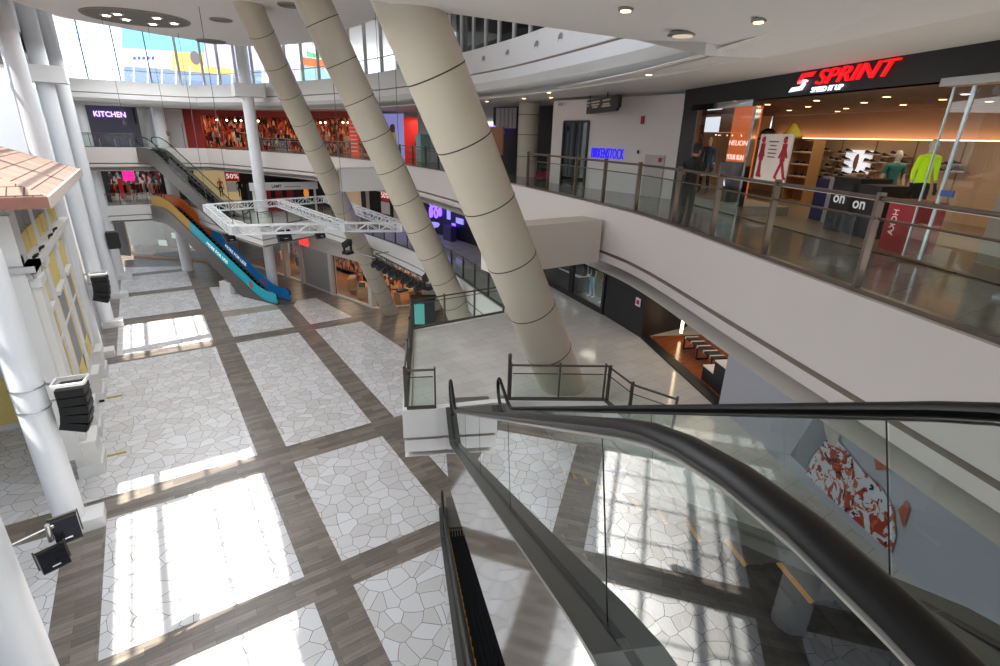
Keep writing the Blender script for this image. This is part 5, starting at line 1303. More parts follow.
# kiosk on the hexagonal balcony
kx0, kx1, ky = 7.0, 11.3, 48.4
kp = lambda px, py: atv(px, py, (0, ky), (0, 1))
a, b = kp(251, 184), kp(316, 190)
o = thing('kiosk', 'white framed kiosk with black LAMY lettering on the hexagonal balcony', 'kiosk', (a.x, ky, Z2))
zb = kp(285, 186).z
mb = MB(); mb.box(((a.x+b.x)/2, ky, zb), (b.x-a.x+.3, .25, .62)); mb.build('fascia', WHITE, o)
for x in (a.x+.1, a.x+.75, b.x-.1): mb = MB(); mb.box((x, ky+.1, (Z2+zb)/2), (.16, .16, zb-Z2)); mb.build('post', WHITE, o)
l0, l1 = kp(271, 184.5), kp(281, 185); lettering('lettering', 'LAMY', .34, V((l0.x, ky-.14, zb-.1)), (1, 0, 0), (0, 0, 1), BLKW, o, .004, offset=.012, width=l1.x-l0.x)
mb = MB(); mb.box((l1.x+.9, ky-.14, zb-.05), (1.4, .01, .06)); mb.build('small_lettering', mat('print_grey2', '8A8A8A', .6), o)
mb = MB(); mb.box(((a.x+b.x)/2, ky+2.5, (Z2+zb)/2), (b.x-a.x, .1, zb-Z2)); mb.build('back_panel', mat('kiosk_dark', '14201F', .5), o)
for i in range(3):
    x = a.x+1.5+i*.95; mb = MB(); mb.box((x, ky+1.9, 8.1), (.55, .1, 1.1)); tag(mb.build('display_screen', mat('kiosk_red', '8E1A22', .5, emit=.05)), ['red display panel in the kiosk next to the slim white column', 'red display panel in the middle of the kiosk', 'red display panel in the kiosk farthest from the white column'][i], 'display', None, 'thing')
mb = MB(); mb.box((a.x+2.2, ky+1.0, Z2+.55), (2.2, .6, 1.1)); tag(mb.build('counter', mat('counter_red', '8A1A22', .5)), 'red counter inside the white framed kiosk', 'counter', None, 'thing')
mb = MB(); mb.lathe((b.x-.5, ky+1.5, 7.6), [(.2, 0), (.24, .3), (.12, .9)], 12); tag(mb.build('lamp', emis('kiosk_lamp', 'E88A30', .7)), 'orange glowing lamp at the end of the kiosk', 'lamp', None, 'thing')

# ---- end shop on the middle floor
P, L, d = store((-4.2, 61), (2.0, 61), Z2, 9.4, 5, goods('goods_mixed', ['2A2E34', '7A2434', 'B8B4B0', '1A1A1E', '5A5E66', 'A04040', '3A4A52', 'D0CCC8'], emit=.1), GTILE, DKC, 70, (1, .97, .92), 'wall_end_shop')
fill_store(P, L, d, Z2, 9.4, 'the end shop under the kitchen front', 5, 3, 0, 3)
mb = MB(); mb.box((-1.0, 60.6, 8.9), (.9, .1, 1.0)); tag(mb.build('lightbox_sign', emis('sign_magenta', 'E0208A', 1.2)), 'magenta sign panel in the end shop under the kitchen front', 'sign', None, 'thing')
mb = MB(); mb.box((-1.75, 60.3, 7.7), (.35, .1, 1.8)); tag(mb.build('banner', mat('flag_red', 'B82030', .6, emit=.15)), 'narrow red banner in the end shop under the kitchen front', 'banner', None, 'thing')
mb = MB(); mb.box((-3.4, 60.6, 8.0), (1.5, .1, 3.0)); struct('wall_end_dark', mb, mat('end_dark', '2A3436', .5))

# ---- ground floor: clothing store with red sign
H = [V((7.07, 59.8)), V((8.8, 55.0)), V((10.84, 48.4)), V((12.1, 43.5)), V((13.75, 38.2)), V((14.6, 37.9)), V((20, 36.2)), V((26, 30))]
STF = mat('store_fascia', 'CFC9C2', .5)
mb = MB()
for p, q in zip(H, H[1:]): mb.beam((p.x, p.y, 4.35), (q.x, q.y, 4.35), .3, 1.6); mb.beam((p.x, p.y, .06), (q.x, q.y, .06), .3, .12)
for p in (H[2], H[3], V((13.7, 38.6)), V((10.0, 51.2))): mb.box((p.x, p.y, 1.8), (.45, .45, 3.6), .3)
struct('wall_store_front', mb, STF)
hof = offset(H, 6)
mb = MB()
for p, q in zip(hof, hof[1:]): mb.beam((p.x, p.y, 1.8), (q.x, q.y, 1.8), .2, 3.6)
mb.add([(p.x, p.y, .02) for p in H]+[(p.x, p.y, .02) for p in hof[::-1]], [tuple(range(2*len(H)))], 1)
mb.add([(p.x, p.y, 3.55) for p in H]+[(p.x, p.y, 3.55) for p in hof[::-1]], [tuple(range(2*len(H)))], 2)
struct('wall_clothing_store', mb, [goods('goods_tan', ['9A6A4A', '2A1E1A', 'C89060', '5A3A2A', 'B0A090', '3A3030', 'D0683A']), WARMF, mat('cs_ceiling', '5A4030', .7)])
for p in ((14, 48), (16.5, 41.5), (19, 38.8), (12.4, 55)): area('shop_light', (p[0], p[1], 3.4), (0, 0, 0), 3, 3, 130, (1, .72, .46))
sh = thing('roller_shutter', 'grey roller shutter of the ground floor clothing store under the red sign', 'shutter', (11.4, 46, 0))
a, b = H[2]+(H[3]-H[2])*.06, H[2]+(H[3]-H[2])*.94
mb = MB()
for q in range(22): mb.beam((a.x, a.y, .1+q*.16), (b.x, b.y, .1+q*.16), .06, .15)
mb.build('slats', mat('shutter_grey', 'A5A29E', .4, .3), sh)
hd = (H[3]-H[2]).normalized().to_3d(); hn = V((hd.y, -hd.x, 0))
o = thing('shop_sign', 'red illuminated H and M lettering above the grey roller shutter', 'sign', tuple(H[2].to_3d()+V((0, 0, 4.3))))
lettering('lettering', 'H&M', 1.05, H[2].to_3d()+hd*.35+hn*.2+V((0, 0, 3.75)), hd, (0, 0, 1), emis('hm_red', 'FF2A2A', 2), o, .05, shear=.15, offset=.03, width=1.35)
# windows of the store
for i, (p, q) in enumerate(((H[0], H[1]), (H[1], H[2]), (H[3], H[4]), (H[5], H[6]))):
    o = thing('display_window', ['store window nearest the far end behind the coloured escalator', 'store window between the slim white column and the grey shutter', 'store window between the grey shutter and the slanted column', 'store window behind the lighting bar'][i], 'shop window', (p.x, p.y, 0), group='windows of the ground floor clothing store')
    a, b = p+(q-p)*.06, p+(q-p)*.94; mb = MB(); mb.quad((a.x, a.y, .12), (b.x, b.y, .12), (b.x, b.y, 3.55), (a.x, a.y, 3.55)); mb.build('glass_panel', SGLASS, o)
    
    for e in (a, b): mb = MB(); mb.beam((e.x, e.y, .12), (e.x, e.y, 3.55), .08, .08); mb.build('frame_post', mat('frame_copper', '8A5A3C', .4, .4), o)
WOODT = mat('table_wood', 'C9A070', .5)
def store_table(c, rz, label, n=3):
    o = thing('display_table', label, 'table', (c[0], c[1], 0), rz, 'display tables in the clothing store')
    mb = MB(); mb.box((0, 0, .95), (1.6, .8, .06)); mb.build('top', WOODT, o, local=True)
    for sx in (-1, 1): mb = MB(); mb.box((sx*.75, 0, .46), (.08, .78, .92)); mb.build('leg', WOODT, o, local=True)
    for q in range(n):
        mb = MB(); mb.box((0, 0, 0), (.4, .5, .14)); g = mb.build('folded_garment', mat('garment_'+GCOL[(q*3+len(label)) % 8], GCOL[(q*3+len(label)) % 8], .85, noise=.2)); x = -.5+q*.5
        g.location = (c[0]+cos(rz)*x, c[1]+sin(rz)*x, 1.06); g.rotation_euler = (0, 0, rz); tag(g, 'folded garment on the '+label, 'garment', 'folded garments on the '+label, 'thing')
for i, (px, py, lab) in enumerate([(343, 291, 'tall display table in the window between shutter and slanted column'), (352, 299, 'second display table in that window nearer the slanted column')]):
    p = at(px, py, 0); store_table((p.x+1.1, p.y+.4), 1.2, lab if i == 0 else 'display table in the store window, nearest the slanted column')
store_table((11.9, 52.2), 1.2, 'display table behind the slim white column'); store_table((16.5, 38.6), .2, 'display table behind the lighting bar')
for i, (x, y, rz) in enumerate([(10.6, 56.6, 1.1), (11.6, 53.4, 1.2), (13.2, 50.2, 1.25), (14.4, 43.4, 1.3), (15.2, 40.6, 1.3), (18.8, 39.6, .3), (20, 37.9, .3)]):
    rack((x, y, .02), rz, 'metal clothes rack in the ground floor store, '+['farthest behind the coloured escalator', 'behind the slim white column', 'just before the grey shutter', 'just past the grey shutter', 'behind the slanted column', 'under the lighting bar', 'behind the dark kiosk'][i], 'garment hanging on a rack in the ground floor clothing store', 7, 1.5)
for i in range(14): bulb((random.uniform(11, 20), 0, 3.2) if False else ((lambda u: (11.5+u*9, 54-u*15.5, 3.2))(i/13)), 'glowing ceiling bulb in the ground floor clothing store')
# big round column and kiosk under the middle gallery
mb = MB(); p = at(432, 308, 0); mb.lathe((p.x, p.y, 0), [(.75, 0), (.75, 5.1)], 28); tag(mb.build('round_column', BEIGE, smooth=True), 'thick pale column under the middle gallery behind the dark kiosk', 'column', None, 'thing')
p = at(424, 330, 0)
o = thing('information_kiosk', 'dark upright kiosk with teal screen standing below the middle gallery', 'kiosk', (p.x, p.y, 0), radians(-30))
mb = MB(); mb.box((0, 0, 1.2), (1.6, .8, 2.4)); mb.build('body', mat('kiosk_grey', '3E4242', .4), o, local=True)
mb = MB(); mb.box((-.25, -.42, 1.35), (.7, .04, 1.5)); mb.build('screen', emis('kiosk_screen', '5FA8A4', .5), o, local=True)
mb = MB(); mb.box((0, 0, 2.45), (1.75, .95, .12)); mb.build('top', BLKW, o, local=True)
# ---- ground floor end: glazed front and black doorway
Ga, Gb, Gc = V((-4.4, 70)), V((-2.4, 67.8)), V((4.2, 61.3))
mb = MB(); mb.beam((Gb.x, Gb.y, 4.6), (Gc.x, Gc.y, 4.6), .3, 1.2); mb.beam((Ga.x, Ga.y, 4.6), (Gb.x, Gb.y, 4.6), .3, 1.2)
gd = (Gc-Gb).normalized(); gn = V((-gd.y, gd.x)); q0, q1 = Gb+gn*5, Gc+gn*5
mb.beam((q0.x, q0.y, 2.5), (q1.x, q1.y, 2.5), .2, 5); struct('wall_ground_end', mb, mat('end_grey', '8A8D8A', .6))
o = thing('display_window', 'wide glazed shop front with pale frame at the far end of the ground floor', 'shop window', (Gb.x, Gb.y, 0))
mb = MB(); mb.quad((Gb.x, Gb.y, .15), (Gc.x, Gc.y, .15), (Gc.x, Gc.y, 4), (Gb.x, Gb.y, 4)); mb.build('glass_panel', glassmat('end_glass', (.55, .62, .6), 2., .1), o)
mb = MB(); mb.beam((Gb.x, Gb.y, 0), (Gb.x, Gb.y, 4), .12, .12); mb.beam((Gb.x, Gb.y, .1), (Gc.x, Gc.y, .1), .12, .18); mb.build('frame', mat('frame_tan', 'B08A6A', .5), o)
for i in range(4):
    c = Gb+(Gc-Gb)*(.25+.2*i)+gn*2; mb = MB(); mb.box((c.x, c.y, 1.2+.9*(i % 2)), (1.0, .1, .6), atan2(gd.y, gd.x)); tag(mb.build('lightbox', emis('panel_pale', 'DDE6EA', .7)), 'pale lit panel inside the glazed front, '+['nearest the black doorway', 'second from the black doorway', 'third from the black doorway', 'nearest the white column'][i], 'panel', None, 'thing')
o = thing('dark_doorway', 'black doorway at the far end of the ground floor behind the white columns', 'doorway', (Ga.x, Ga.y, 0)); mb = MB(); mb.beam((Ga.x, Ga.y, 2), (Gb.x, Gb.y, 2), .2, 4); mb.build('panel', BLKW, o)
# ================================================================== YELLOW HOUSE FRONT
YEL = mat('house_yellow', 'E4CB7C', .7, noise=.08); HWH = mat('house_white', 'DEDDDA', .6, noise=.03); HGR = mat('house_opening', '8F9092', .7)
def rooftile(name, swap):
    m = bpy.data.materials.new(name); m.use_nodes = True; nt = m.node_tree; b = nt.nodes['Principled BSDF']; b.inputs['Roughness'].default_value = .8
    tc = nt.nodes.new('ShaderNodeTexCoord'); sp = nt.nodes.new('ShaderNodeSeparateXYZ'); cb = nt.nodes.new('ShaderNodeCombineXYZ'); nt.links.new(tc.outputs['Object'], sp.inputs[0])
    nt.links.new(sp.outputs[1 if swap else 0], cb.inputs[0]); nt.links.new(sp.outputs[0 if swap else 1], cb.inputs[1])
    br = nt.nodes.new('ShaderNodeTexBrick'); br.inputs['Scale'].default_value = 1; br.inputs['Brick Width'].default_value = .42 if not swap else 1.4; br.inputs['Row Height'].default_value = .5; br.inputs['Mortar Size'].default_value = .022
    br.inputs['Color1'].default_value = lin('8E7668'); br.inputs['Color2'].default_value = lin('80685B'); br.inputs['Mortar'].default_value = lin('3A2018')
    nt.links.new(cb.outputs[0], br.inputs[0]); nt.links.new(br.outputs[0], b.inputs['Base Color']); return m
RT, RT2 = rooftile('roof_tiles_side', True), rooftile('roof_tiles_front', False)
hx0, hx1, hy0, hy1 = -10.2, -4.0, 23.5, 35.0
ho = thing('house_front', 'two storey yellow and white house front with pink tiled hip roof', 'building', (hx1, hy0, 0))
ex0, ex1, ey0, ey1, ez = -10.9, -2.6, 21.9, 35.6, 11.05
rx, ry0, ry1, rz_ = -6.8, 26.1, 31.4, 13.0
mb = MB()
A, B, C_, D = (ex0, ey0, ez), (ex1, ey0, ez), (ex1, ey1, ez), (ex0, ey1, ez); R0, R1 = (rx, ry0, rz_), (rx, ry1, rz_)
mb.add([B, C_, R1, R0], [(0, 1, 2, 3)], 0); mb.add([D, A, R0, R1], [(0, 1, 2, 3)], 0); mb.add([A, B, R0], [(0, 1, 2)], 1); mb.add([C_, D, R1], [(0, 1, 2)], 1)
mb.build('roof', [RT, RT2], ho)
mb = MB(); mb.box(((ex0+ex1)/2, ey0-.02, ez-.17), (ex1-ex0, .12, .36)); mb.box((ex1, (ey0+ey1)/2, ez-.17), (.12, ey1-ey0, .36), 0, 1); mb.box(((ex0+ex1)/2, (ey0+ey1)/2, ez-.3), (ex1-ex0, ey1-ey0, .08), 0, 1)
mb.build('eaves_board', [mat('eave_brown', '8A5E50', .6), mat('eave_pale', 'CDBDB2', .6)], ho)
mb = MB(); mb.box(((hx0+hx1)/2, (hy0+hy1)/2, 9.6), (hx1-hx0, hy1-hy0, 2.7)); mb.box(((hx0+hx1)/2, (hy0+6+hy1)/2, 4.2), (hx1-hx0, hy1-hy0-6, 8.4)); mb.build('wall', HWH, ho)
mb = MB()
for z, e, h in ((8.55, .42, .22), (8.3, .26, .25), (5.0, .12, .12)):
    mb.box((hx1-.5+e/2, (hy0+hy1)/2, z), (1.0+e, hy1-hy0+2*e, h)); (mb.box(((hx0+hx1)/2, hy0+.5-e/2, z), (hx1-hx0+2*e, 1.0+e, h)) if z > 6 else None)
mb.build('cornice', HWH, ho)
# corner pilasters with pedestals on the long side and front
for y in (hy0+.5, 27.4, 31.2, hy1-.45):
    pk = .12 if y < 26 else -.1
    mb = MB(); mb.box((hx1+pk, y, 4.6), (.45, .95, 7.4)); mb.box((hx1-.08, y, 9.7), (.40, .8, 2.0)); mb.box((hx1+pk, y, 8.0), (.62, 1.15, .3)); mb.build('pilaster', HWH, ho)
    mb = MB(); mb.box((hx1+pk+.1, y, .75), (.75, 1.25, 1.5)); mb.box((hx1+pk+.12, y, .25), (.85, 1.4, .5)); mb.box((hx1+pk+.12, y, 1.5), (.82, 1.35, .12)); mb.build('pedestal', HWH, ho)
mb = MB(); mb.box((hx1-.35, hy0-.12, 5.0), (.95, .4, 8.0)); mb.box((hx1-.35, hy0-.12, 9.5), (.95, .36, 1.7)); mb.build('pilaster', HWH, ho)
for i, y in enumerate((24.9, 26.4, 28.4, 29.9, 32.2, 33.7)):
    mb = MB(); mb.box((hx1+.06, y, 10.25), (.1, 1.2, 1.2)); mb.build('opening', HGR, ho)
    mb = MB(); mb.box((hx1+.06, y, 9.2), (.1, 1.2, .72)); mb.build('yellow_panel', YEL, ho)
for y0, y1 in ((24.8, 26.7), (28.1, 30.5), (31.9, 33.9)):
    mb = MB(); mb.box((hx1+.03, (y0+y1)/2, 7.2), (.08, y1-y0, 1.2)); mb.build('yellow_panel', YEL, ho)
    mb = MB(); mb.box((hx1+.05, y0+.14, 4.2), (.08, .28, 4.0)); mb.box((hx1+.05, y1-.14, 4.2), (.08, .28, 4.0)); mb.box((hx1+.05, (y0+y1)/2, 2.3), (.08, y1-y0, .9)); mb.build('yellow_surround', YEL, ho)
    mb = MB(); mb.box((hx1+.04, (y0+y1)/2, 4.5), (.09, y1-y0-.75, 3.4)); mb.build('opening', HGR, ho)
    mb = MB(); mb.box((hx1+.10, (y0+y1)/2, 6.4), (.2, y1-y0, .16)); mb.build('lintel', HWH, ho)
mb = MB(); mb.box((-6.6, hy0+5.97, 4.6), (4.4, .1, 3.2)); mb.build('yellow_panel', YEL, ho)
mb = MB(); mb.box((-6.6, hy0+5.97, 1.4), (4.4, .1, 2.2)); mb.build('yellow_panel', YEL, ho)
mb = MB(); mb.box((-6.0, hy0-.03, 9.2), (2.2, .1, .7)); mb.build('yellow_panel', YEL, ho)
mb = MB(); mb.box((-6.0, hy0-.05, 10.2), (2.2, .1, 1.0)); mb.build('opening', mat('opening_dark', '4A3A3A', .7), ho)
# little spot lamps on the ledge and cable ramps on the ground
lab = ['nearest the corner of', 'second along', 'third along', 'fourth along']
sp0 = None
for i, y in enumerate((24.2, 25.8, 28.6, 30.3)):
    l_ = 'pair of small black spot lamps on the house ledge, '+['nearest the house corner', 'second from the corner', 'third from the corner', 'fourth from the corner'][i]
    if sp0 is None:
        sp0 = thing('spot_lamp', l_, 'lamp', (hx1+.3, y, 8.67), group='spot lamps on the house ledge')
        for dy in (-.14, .14):
            mb = MB(); mb.beam((0, dy, .12), (.14, dy, .18), .08, .08); mb.build('lamp_head', BLACK, sp0, local=True)
            mb = MB(); mb.beam((0, dy, 0), (0, dy, .14), .03, .03); mb.build('bracket', BLACK, sp0, local=True)
    else: dup(sp0, (hx1+.3, y, 8.67), label=l_)
for i, (px, py) in enumerate(((111, 456), (110, 398))):
    p = at(px, py, 0); l_ = ['yellow and black cable ramp strip on the floor by the nearest house pedestal', 'yellow and black cable ramp strip on the floor by the next house pedestal'][i]
    o = thing('cable_ramp', l_, 'cable ramp', (p.x, p.y, .013), group='cable ramps by the house'); mb = MB(); mb.box((p.x+.1, p.y, .03), (.9, .10, .04)); mb.build('yellow_cover', mat('ramp_yellow', 'B8A030', .5), o)
    mb = MB(); mb.box((p.x-.32, p.y-.2, .07), (.22, .3, .12)); mb.box((p.x-.4, p.y+.3, .07), (.2, .2, .12)); mb.build('black_end', BLACK, o)

# ================================================================== SPEAKERS AND LIGHTS ON THE COLUMNS
def line_array(label, loc, rz, n=5, sc=1.):
    o = thing('line_array_speaker', label, 'speaker', loc, rz, 'line array speakers on the columns')
    mb = MB()
    for q in range(4):
        a, b = [((-.45, -.35), (.45, -.35)), ((.45, -.35), (.45, .35)), ((.45, .35), (-.45, .35)), ((-.45, .35), (-.45, -.35))][q]; mb.beam((a[0]*sc, a[1]*sc, .12*sc), (b[0]*sc, b[1]*sc, .12*sc), .07*sc, .1*sc)
    mb.build('fly_frame', WHITE, o, local=True)
    mb = MB(); mb.beam((-.45*sc, 0, .12*sc), (-1.0*sc, 0, .12*sc), .06*sc, .06*sc); mb.beam((-.45*sc, 0, -.5*sc), (-1.0*sc, 0, -.5*sc), .05*sc, .05*sc); mb.build('bracket', STEEL, o, local=True)
    z = 0; x = 0
    for q in range(n):
        ang = radians(q*q*1.3); mb = MB(); h = .3*sc
        dx, dz = V((sin(ang), 0, -cos(ang))), V((cos(ang), 0, sin(ang)))
        c = V((x, 0, z)) - V((0, 0, .02))
        dn = V((-sin(ang), 0, -cos(ang))); fw = V((cos(ang), 0, -sin(ang)))
        mb.obox(c-fw*.38*sc-V((0, .42*sc, 0)), fw*.76*sc, V((0, .84*sc, 0)), dn*h*.95); 
        mb.obox(c+fw*.38*sc+dn*.05*sc-V((0, .36*sc, 0)), fw*.03*sc, V((0, .72*sc, 0)), dn*h*.7, 1)
        cab = mb.build('speaker_cabinet', [BLACK, mat('speaker_grille', '2A2B2D', .5)], o, local=True); q_ = c+dn*h; x, z = q_.x, q_.z
    return o
line_array('black line array speaker strapped to the column beside the yellow house corner', (-3.1, 20.1, 5.35), radians(-8), 5, .95)
line_array('black line array speaker on the column just past the yellow house', (-3.1, 37.3, 5.0), radians(-5), 5, .95)
o = thing('loudspeaker', 'small black loudspeaker on a far white column above the floor', 'speaker', (-2.85, 50.9, 4.6)); mb = MB(); mb.box((-2.75, 50.8, 4.7), (.8, .8, 1.3)); mb.build('cabinet', BLACK, o, bevel=.04); mb = MB(); mb.box((-2.34, 50.8, 4.7), (.03, .65, 1.1)); mb.build('grille', mat('speaker_grille', '2A2B2D', .5), o)
# strap bands round the near column
for z in (5.5, 4.75):
    mb = MB(); mb.tube([(CX-.55+.445*cos(q*pi/12), 20.2+.445*sin(q*pi/12), z) for q in range(24)], .02, 5, closed=True); tag(mb.build('strap_band', STEEL), 'thin strap tied round the line array column, '+('upper' if z > 5 else 'lower')+' one', 'strap', None, 'thing')
# floodlights near the bottom corner
fl = at(52, 540, 4.3)
def flood(label, c, rz, tilt, w, h, d):
    o = thing('floodlight', label, 'floodlight', tuple(c), rz, 'floodlights on the nearest column')
    R = Matrix.Rotation(tilt, 3, 'X')
    def rb(cx, cy, cz, sx, sy, sz, m, nm):
        mb = MB(); mb.obox(R @ V((cx-sx/2, cy-sy/2, cz-sz/2)), R @ V((sx, 0, 0)), R @ V((0, sy, 0)), R @ V((0, 0, sz))); mb.build(nm, m, o, local=True)
    rb(0, 0, 0, w, d, h, BLACK, 'housing'); rb(0, -d/2-.01, 0, w*.9, .02, h*.85, mat('lens_dark', '1C1D24', .15), 'lens')
    for sx in (-1, 1): rb(sx*(w/2+.03), 0, .1, .03, .08, h*.9, DARKM, 'yoke')
    rb(0, 0, h*.55, w*1.1, .06, .03, DARKM, 'yoke'); rb(0, -d/2-.03, -h*.3, w*.3, .01, .03, mat('label_white', 'D8D8D8', .5), 'maker_plate')
    return o
flood('square black floodlight tilted down, the lower of the pair near the bottom corner', fl+V((.0, -.35, -.25)), radians(20), radians(-25), .5, .48, .22)
flood('taller black lamp box behind the square floodlight near the bottom corner', fl+V((.25, .25, .05)), radians(10), radians(-8), .48, .6, .3)
mb = MB(); mb.tube([(-4.15, 12.75, 4.75), fl+V((.1, 0, .35))], .04, 8); mb.tube([fl+V((.05, -.2, .55)), fl+V((.0, -.1, .05))], .05, 8)
tag(mb.build('lamp_bracket', STEEL, smooth=True), 'steel bracket arm holding the two floodlights to the nearest column', 'bracket', None, 'thing')

# ================================================================== HANGING TRUSS
TZ = 8.1
def tp(px, py, z=TZ): p = at(px, py, z); return V((p.x, p.y, z))
tv = [tp(208, 208), tp(327, 199), tp(402, 227), tp(345, 227), tp(234, 230)]
TW = mat('truss_white', 'E4E6E6', .4, .1)
tr = thing('hanging_truss', 'white box truss ring hung in front of the hexagonal balcony', 'truss', tuple(tv[0]))
def truss(a, b, nm='truss_section', w=.46):
    mb = MB(); d = (b-a); L = d.length; d.normalize(); n = V((-d.y, d.x, 0)); u = V((0, 0, 1))
    cs = [a+n*sx*w/2+u*sz*w/2 for sx in (-1, 1) for sz in (-1, 1)]
    for c in cs: mb.tube([c, c+d*L], .035, 6)
    k_ = max(2, int(L/.62))
    for i in range(k_):
        p, q = d*(L*i/k_), d*(L*(i+1)/k_)
        for (i0_, i1_) in ((0, 1), (2, 3), (1, 3), (0, 2)):
            e, f = (cs[i0_]+p, cs[i1_]+q) if i % 2 == 0 else (cs[i1_]+p, cs[i0_]+q)
            mb.tube([e, f], .022, 5)
            mb.tube([cs[i0_]+p, cs[i1_]+p], .02, 5)
    mb.build(nm, TW, tr)
for a, b in zip(tv, tv[1:]+tv[:1]): truss(a, b)
truss(tp(279, 203), tv[3])
for v in tv:
    mb = MB(); mb.box(v, (.46, .46, .46), .4); mb.build('corner_block', TW, tr)
for i, v in enumerate(tv):
    zt = (ZWIN if v.y > 33 else zc(v.y))-.02; mb = MB(); mb.tube([(v.x, v.y, v.z+.3), (v.x, v.y, zt)], .016, 5)
    tag(mb.build('hanging_cable', mat('cable_grey', '6A6A6C', .5)), 'thin cable holding the truss ring '+['beside the far escalators', 'at the farthest slanted column', 'past the middle slanted column', 'at the balcony edge', 'by the coloured escalator'][i], 'cable', None, 'thing')
for i, (px, py) in enumerate(((284, 236), (320, 234.5), (230, 238))):
    c = tp(px, py, TZ-.6); flood(['black floodlight hanging under the middle of the truss ring', 'small black floodlight under the truss ring nearer the slanted column', 'small black floodlight under the truss corner by the coloured escalator'][i], c, radians(15), radians(-20), .75 if i == 0 else .5, .6 if i == 0 else .45, .3)['group'] = 'floodlights under the truss'
# stage lights on a bar below the middle gallery edge
BZ = 5.75
b0, b1 = at(376, 258, BZ), at(424, 283, BZ)
mb = MB()
dirb = (b1-b0).normalized()
for off_ in (0, .28): mb.tube([b0+V((0, 0, off_)), b1+V((0, 0, off_))], .04, 6)
for q in range(9): e = b0+(b1-b0)*(q/8); mb.tube([e, e+V((0, 0, .28))], .03, 5)
tag(mb.build('lighting_bar', DARKM), 'ladder shaped lighting bar below the middle gallery edge', 'lighting bar', None, 'thing')
mb = MB(); e0 = at(352, 252, BZ+.2); mb.tube([e0, b0], .03, 6); mb.tube([b0+V((0, 0, .28)), b0+V((.9, .1, .28))], .03, 6); mb.tube([b1+V((0, 0, .28)), b1+V((.9, .1, .28))], .03, 6); tag(mb.build('steel_strut', STEEL), 'thin steel arm joining the lighting bar to the lamp on the slanted column', 'arm', None, 'thing')
st0 = None
names = ['nearest the farthest slanted column', 'second', 'third', 'fourth', 'fifth', 'sixth', 'seventh', 'nearest the thick end lamp']
for q in range(8):
    c = b0+(b1-b0)*(q/7.6)+V((-.1, -.1, -.35)); l_ = 'black stage lamp hanging from the lighting bar, '+(names[q] if q in (0, 7) else names[q]+' from its far end')
    if st0 is None:
        st0 = thing('stage_lamp', l_, 'stage lamp', tuple(c), radians(35), 'stage lamps on the lighting bar')
        mb = MB(); R = Matrix.Rotation(radians(55), 3, 'X')
        prof = [(.14, .3), (.19, .22), (.2, -.1), (.24, -.28), (.24, -.34)]
        mb.lathe((0, 0, 0), [(r_, -z_) for r_, z_ in prof], 14); mb.v = [R @ p for p in mb.v]; mb.build('lamp_can', BLACK, st0, local=True, smooth=True)
        mb = MB(); mb.beam((-.24, 0, 0), (-.24, 0, .36), .03, .06); mb.beam((.24, 0, 0), (.24, 0, .36), .03, .06); mb.beam((-.24, 0, .36), (.24, 0, .36), .06, .03); mb.build('yoke', BLACK, st0, local=True)
    else: dup(st0, tuple(c), label=l_)
def moving_head(label, c):
    o = thing('moving_head_lamp', label, 'stage lamp', tuple(c))
    mb = MB(); mb.box(c+V((0, 0, .1)), (.55, .5, .2), .5); mb.build('base', BLACK, o)
    
    for q in (-.22, .22): mb = MB(); mb.box(c+V((q, 0, .45)), (.08, .16, .6), .3); mb.build('yoke', BLACK, o)
    mb = MB(); mb.beam(c+V((-.3, -.25, .62)), c+V((.25, .2, .78)), .3, .3); mb.build('lamp_head', BLACK, o)
    return o
moving_head('black moving head lamp on the farthest slanted column above the lighting bar', at(348, 254, BZ+.1)); moving_head('black moving head lamp at the near end of the lighting bar', at(428, 289, BZ-.2))

# extra hanging cables from the ceiling
for i, (px, py0, py1, y) in enumerate(((113, 20, 120, 38), (158, 30, 130, 36), (379, 50, 118, 24))):
    r = ray(px, (py0+py1)/2); p = V((r.x/r.y*y, y)); mb = MB(); zt = (ZWIN if y > 33 else zc(y))-.02; k_ = hypot(p.x, p.y)/hypot(r.x, r.y); zb = EYE.z+ray(px, py1).z*hypot(p.x, p.y)/hypot(ray(px, py1).x, ray(px, py1).y)
    mb.tube([(p.x, p.y, zb), (p.x, p.y, zt)], .012, 5); o = tag(mb.build('hanging_cable', mat('cable_grey', '6A6A6C', .5)), ['thin cable with small hook before the bright far windows', 'thin cable before the white end wall and kitchen shop', 'thin cable with a grey hook beside the wide slanted column'][i], 'cable', None, 'thing')
    m2 = MB(); m2.lathe((p.x, p.y, zb-.3), [(.05, 0), (.09, .1), (.06, .3)], 10); h_ = m2.build('hook', DARKM, None); h_.parent = o

# ================================================================== OUTSIDE THE FAR WINDOWS
def op(px, py, y=84.): return atv(px, py, (0, y), (0, 1))
def oquad(mb, x0, y0, x1, y1, dy=0, sk=0):
    pts = [(x0, y0), (x1, y0+sk), (x1, y1+sk), (x0, y1)]; mb.add([op(*p)+V((0, dy, 0)) for p in pts], [(0, 1, 2, 3)])
OUT_GLOW = lambda n, c, e: emis(n, c, e*.62)  # outdoor fronts glow by themselves in place of daylight falling on them
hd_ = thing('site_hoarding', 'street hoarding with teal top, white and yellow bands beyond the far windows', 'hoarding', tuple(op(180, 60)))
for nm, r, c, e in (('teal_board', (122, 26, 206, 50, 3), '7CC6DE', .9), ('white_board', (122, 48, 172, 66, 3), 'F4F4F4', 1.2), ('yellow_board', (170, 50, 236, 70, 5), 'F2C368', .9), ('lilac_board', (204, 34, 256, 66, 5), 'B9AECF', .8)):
    mb = MB(); oquad(mb, *r[:4], 0 if 'white' in nm else (-.1 if 'lilac' in nm else .1), r[4]); mb.build(nm, OUT_GLOW('out_'+nm, c, e), hd_)
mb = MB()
for q in range(5): oquad(mb, 133+q*4.6, 56.5, 136+q*4.6, 60, -.2)
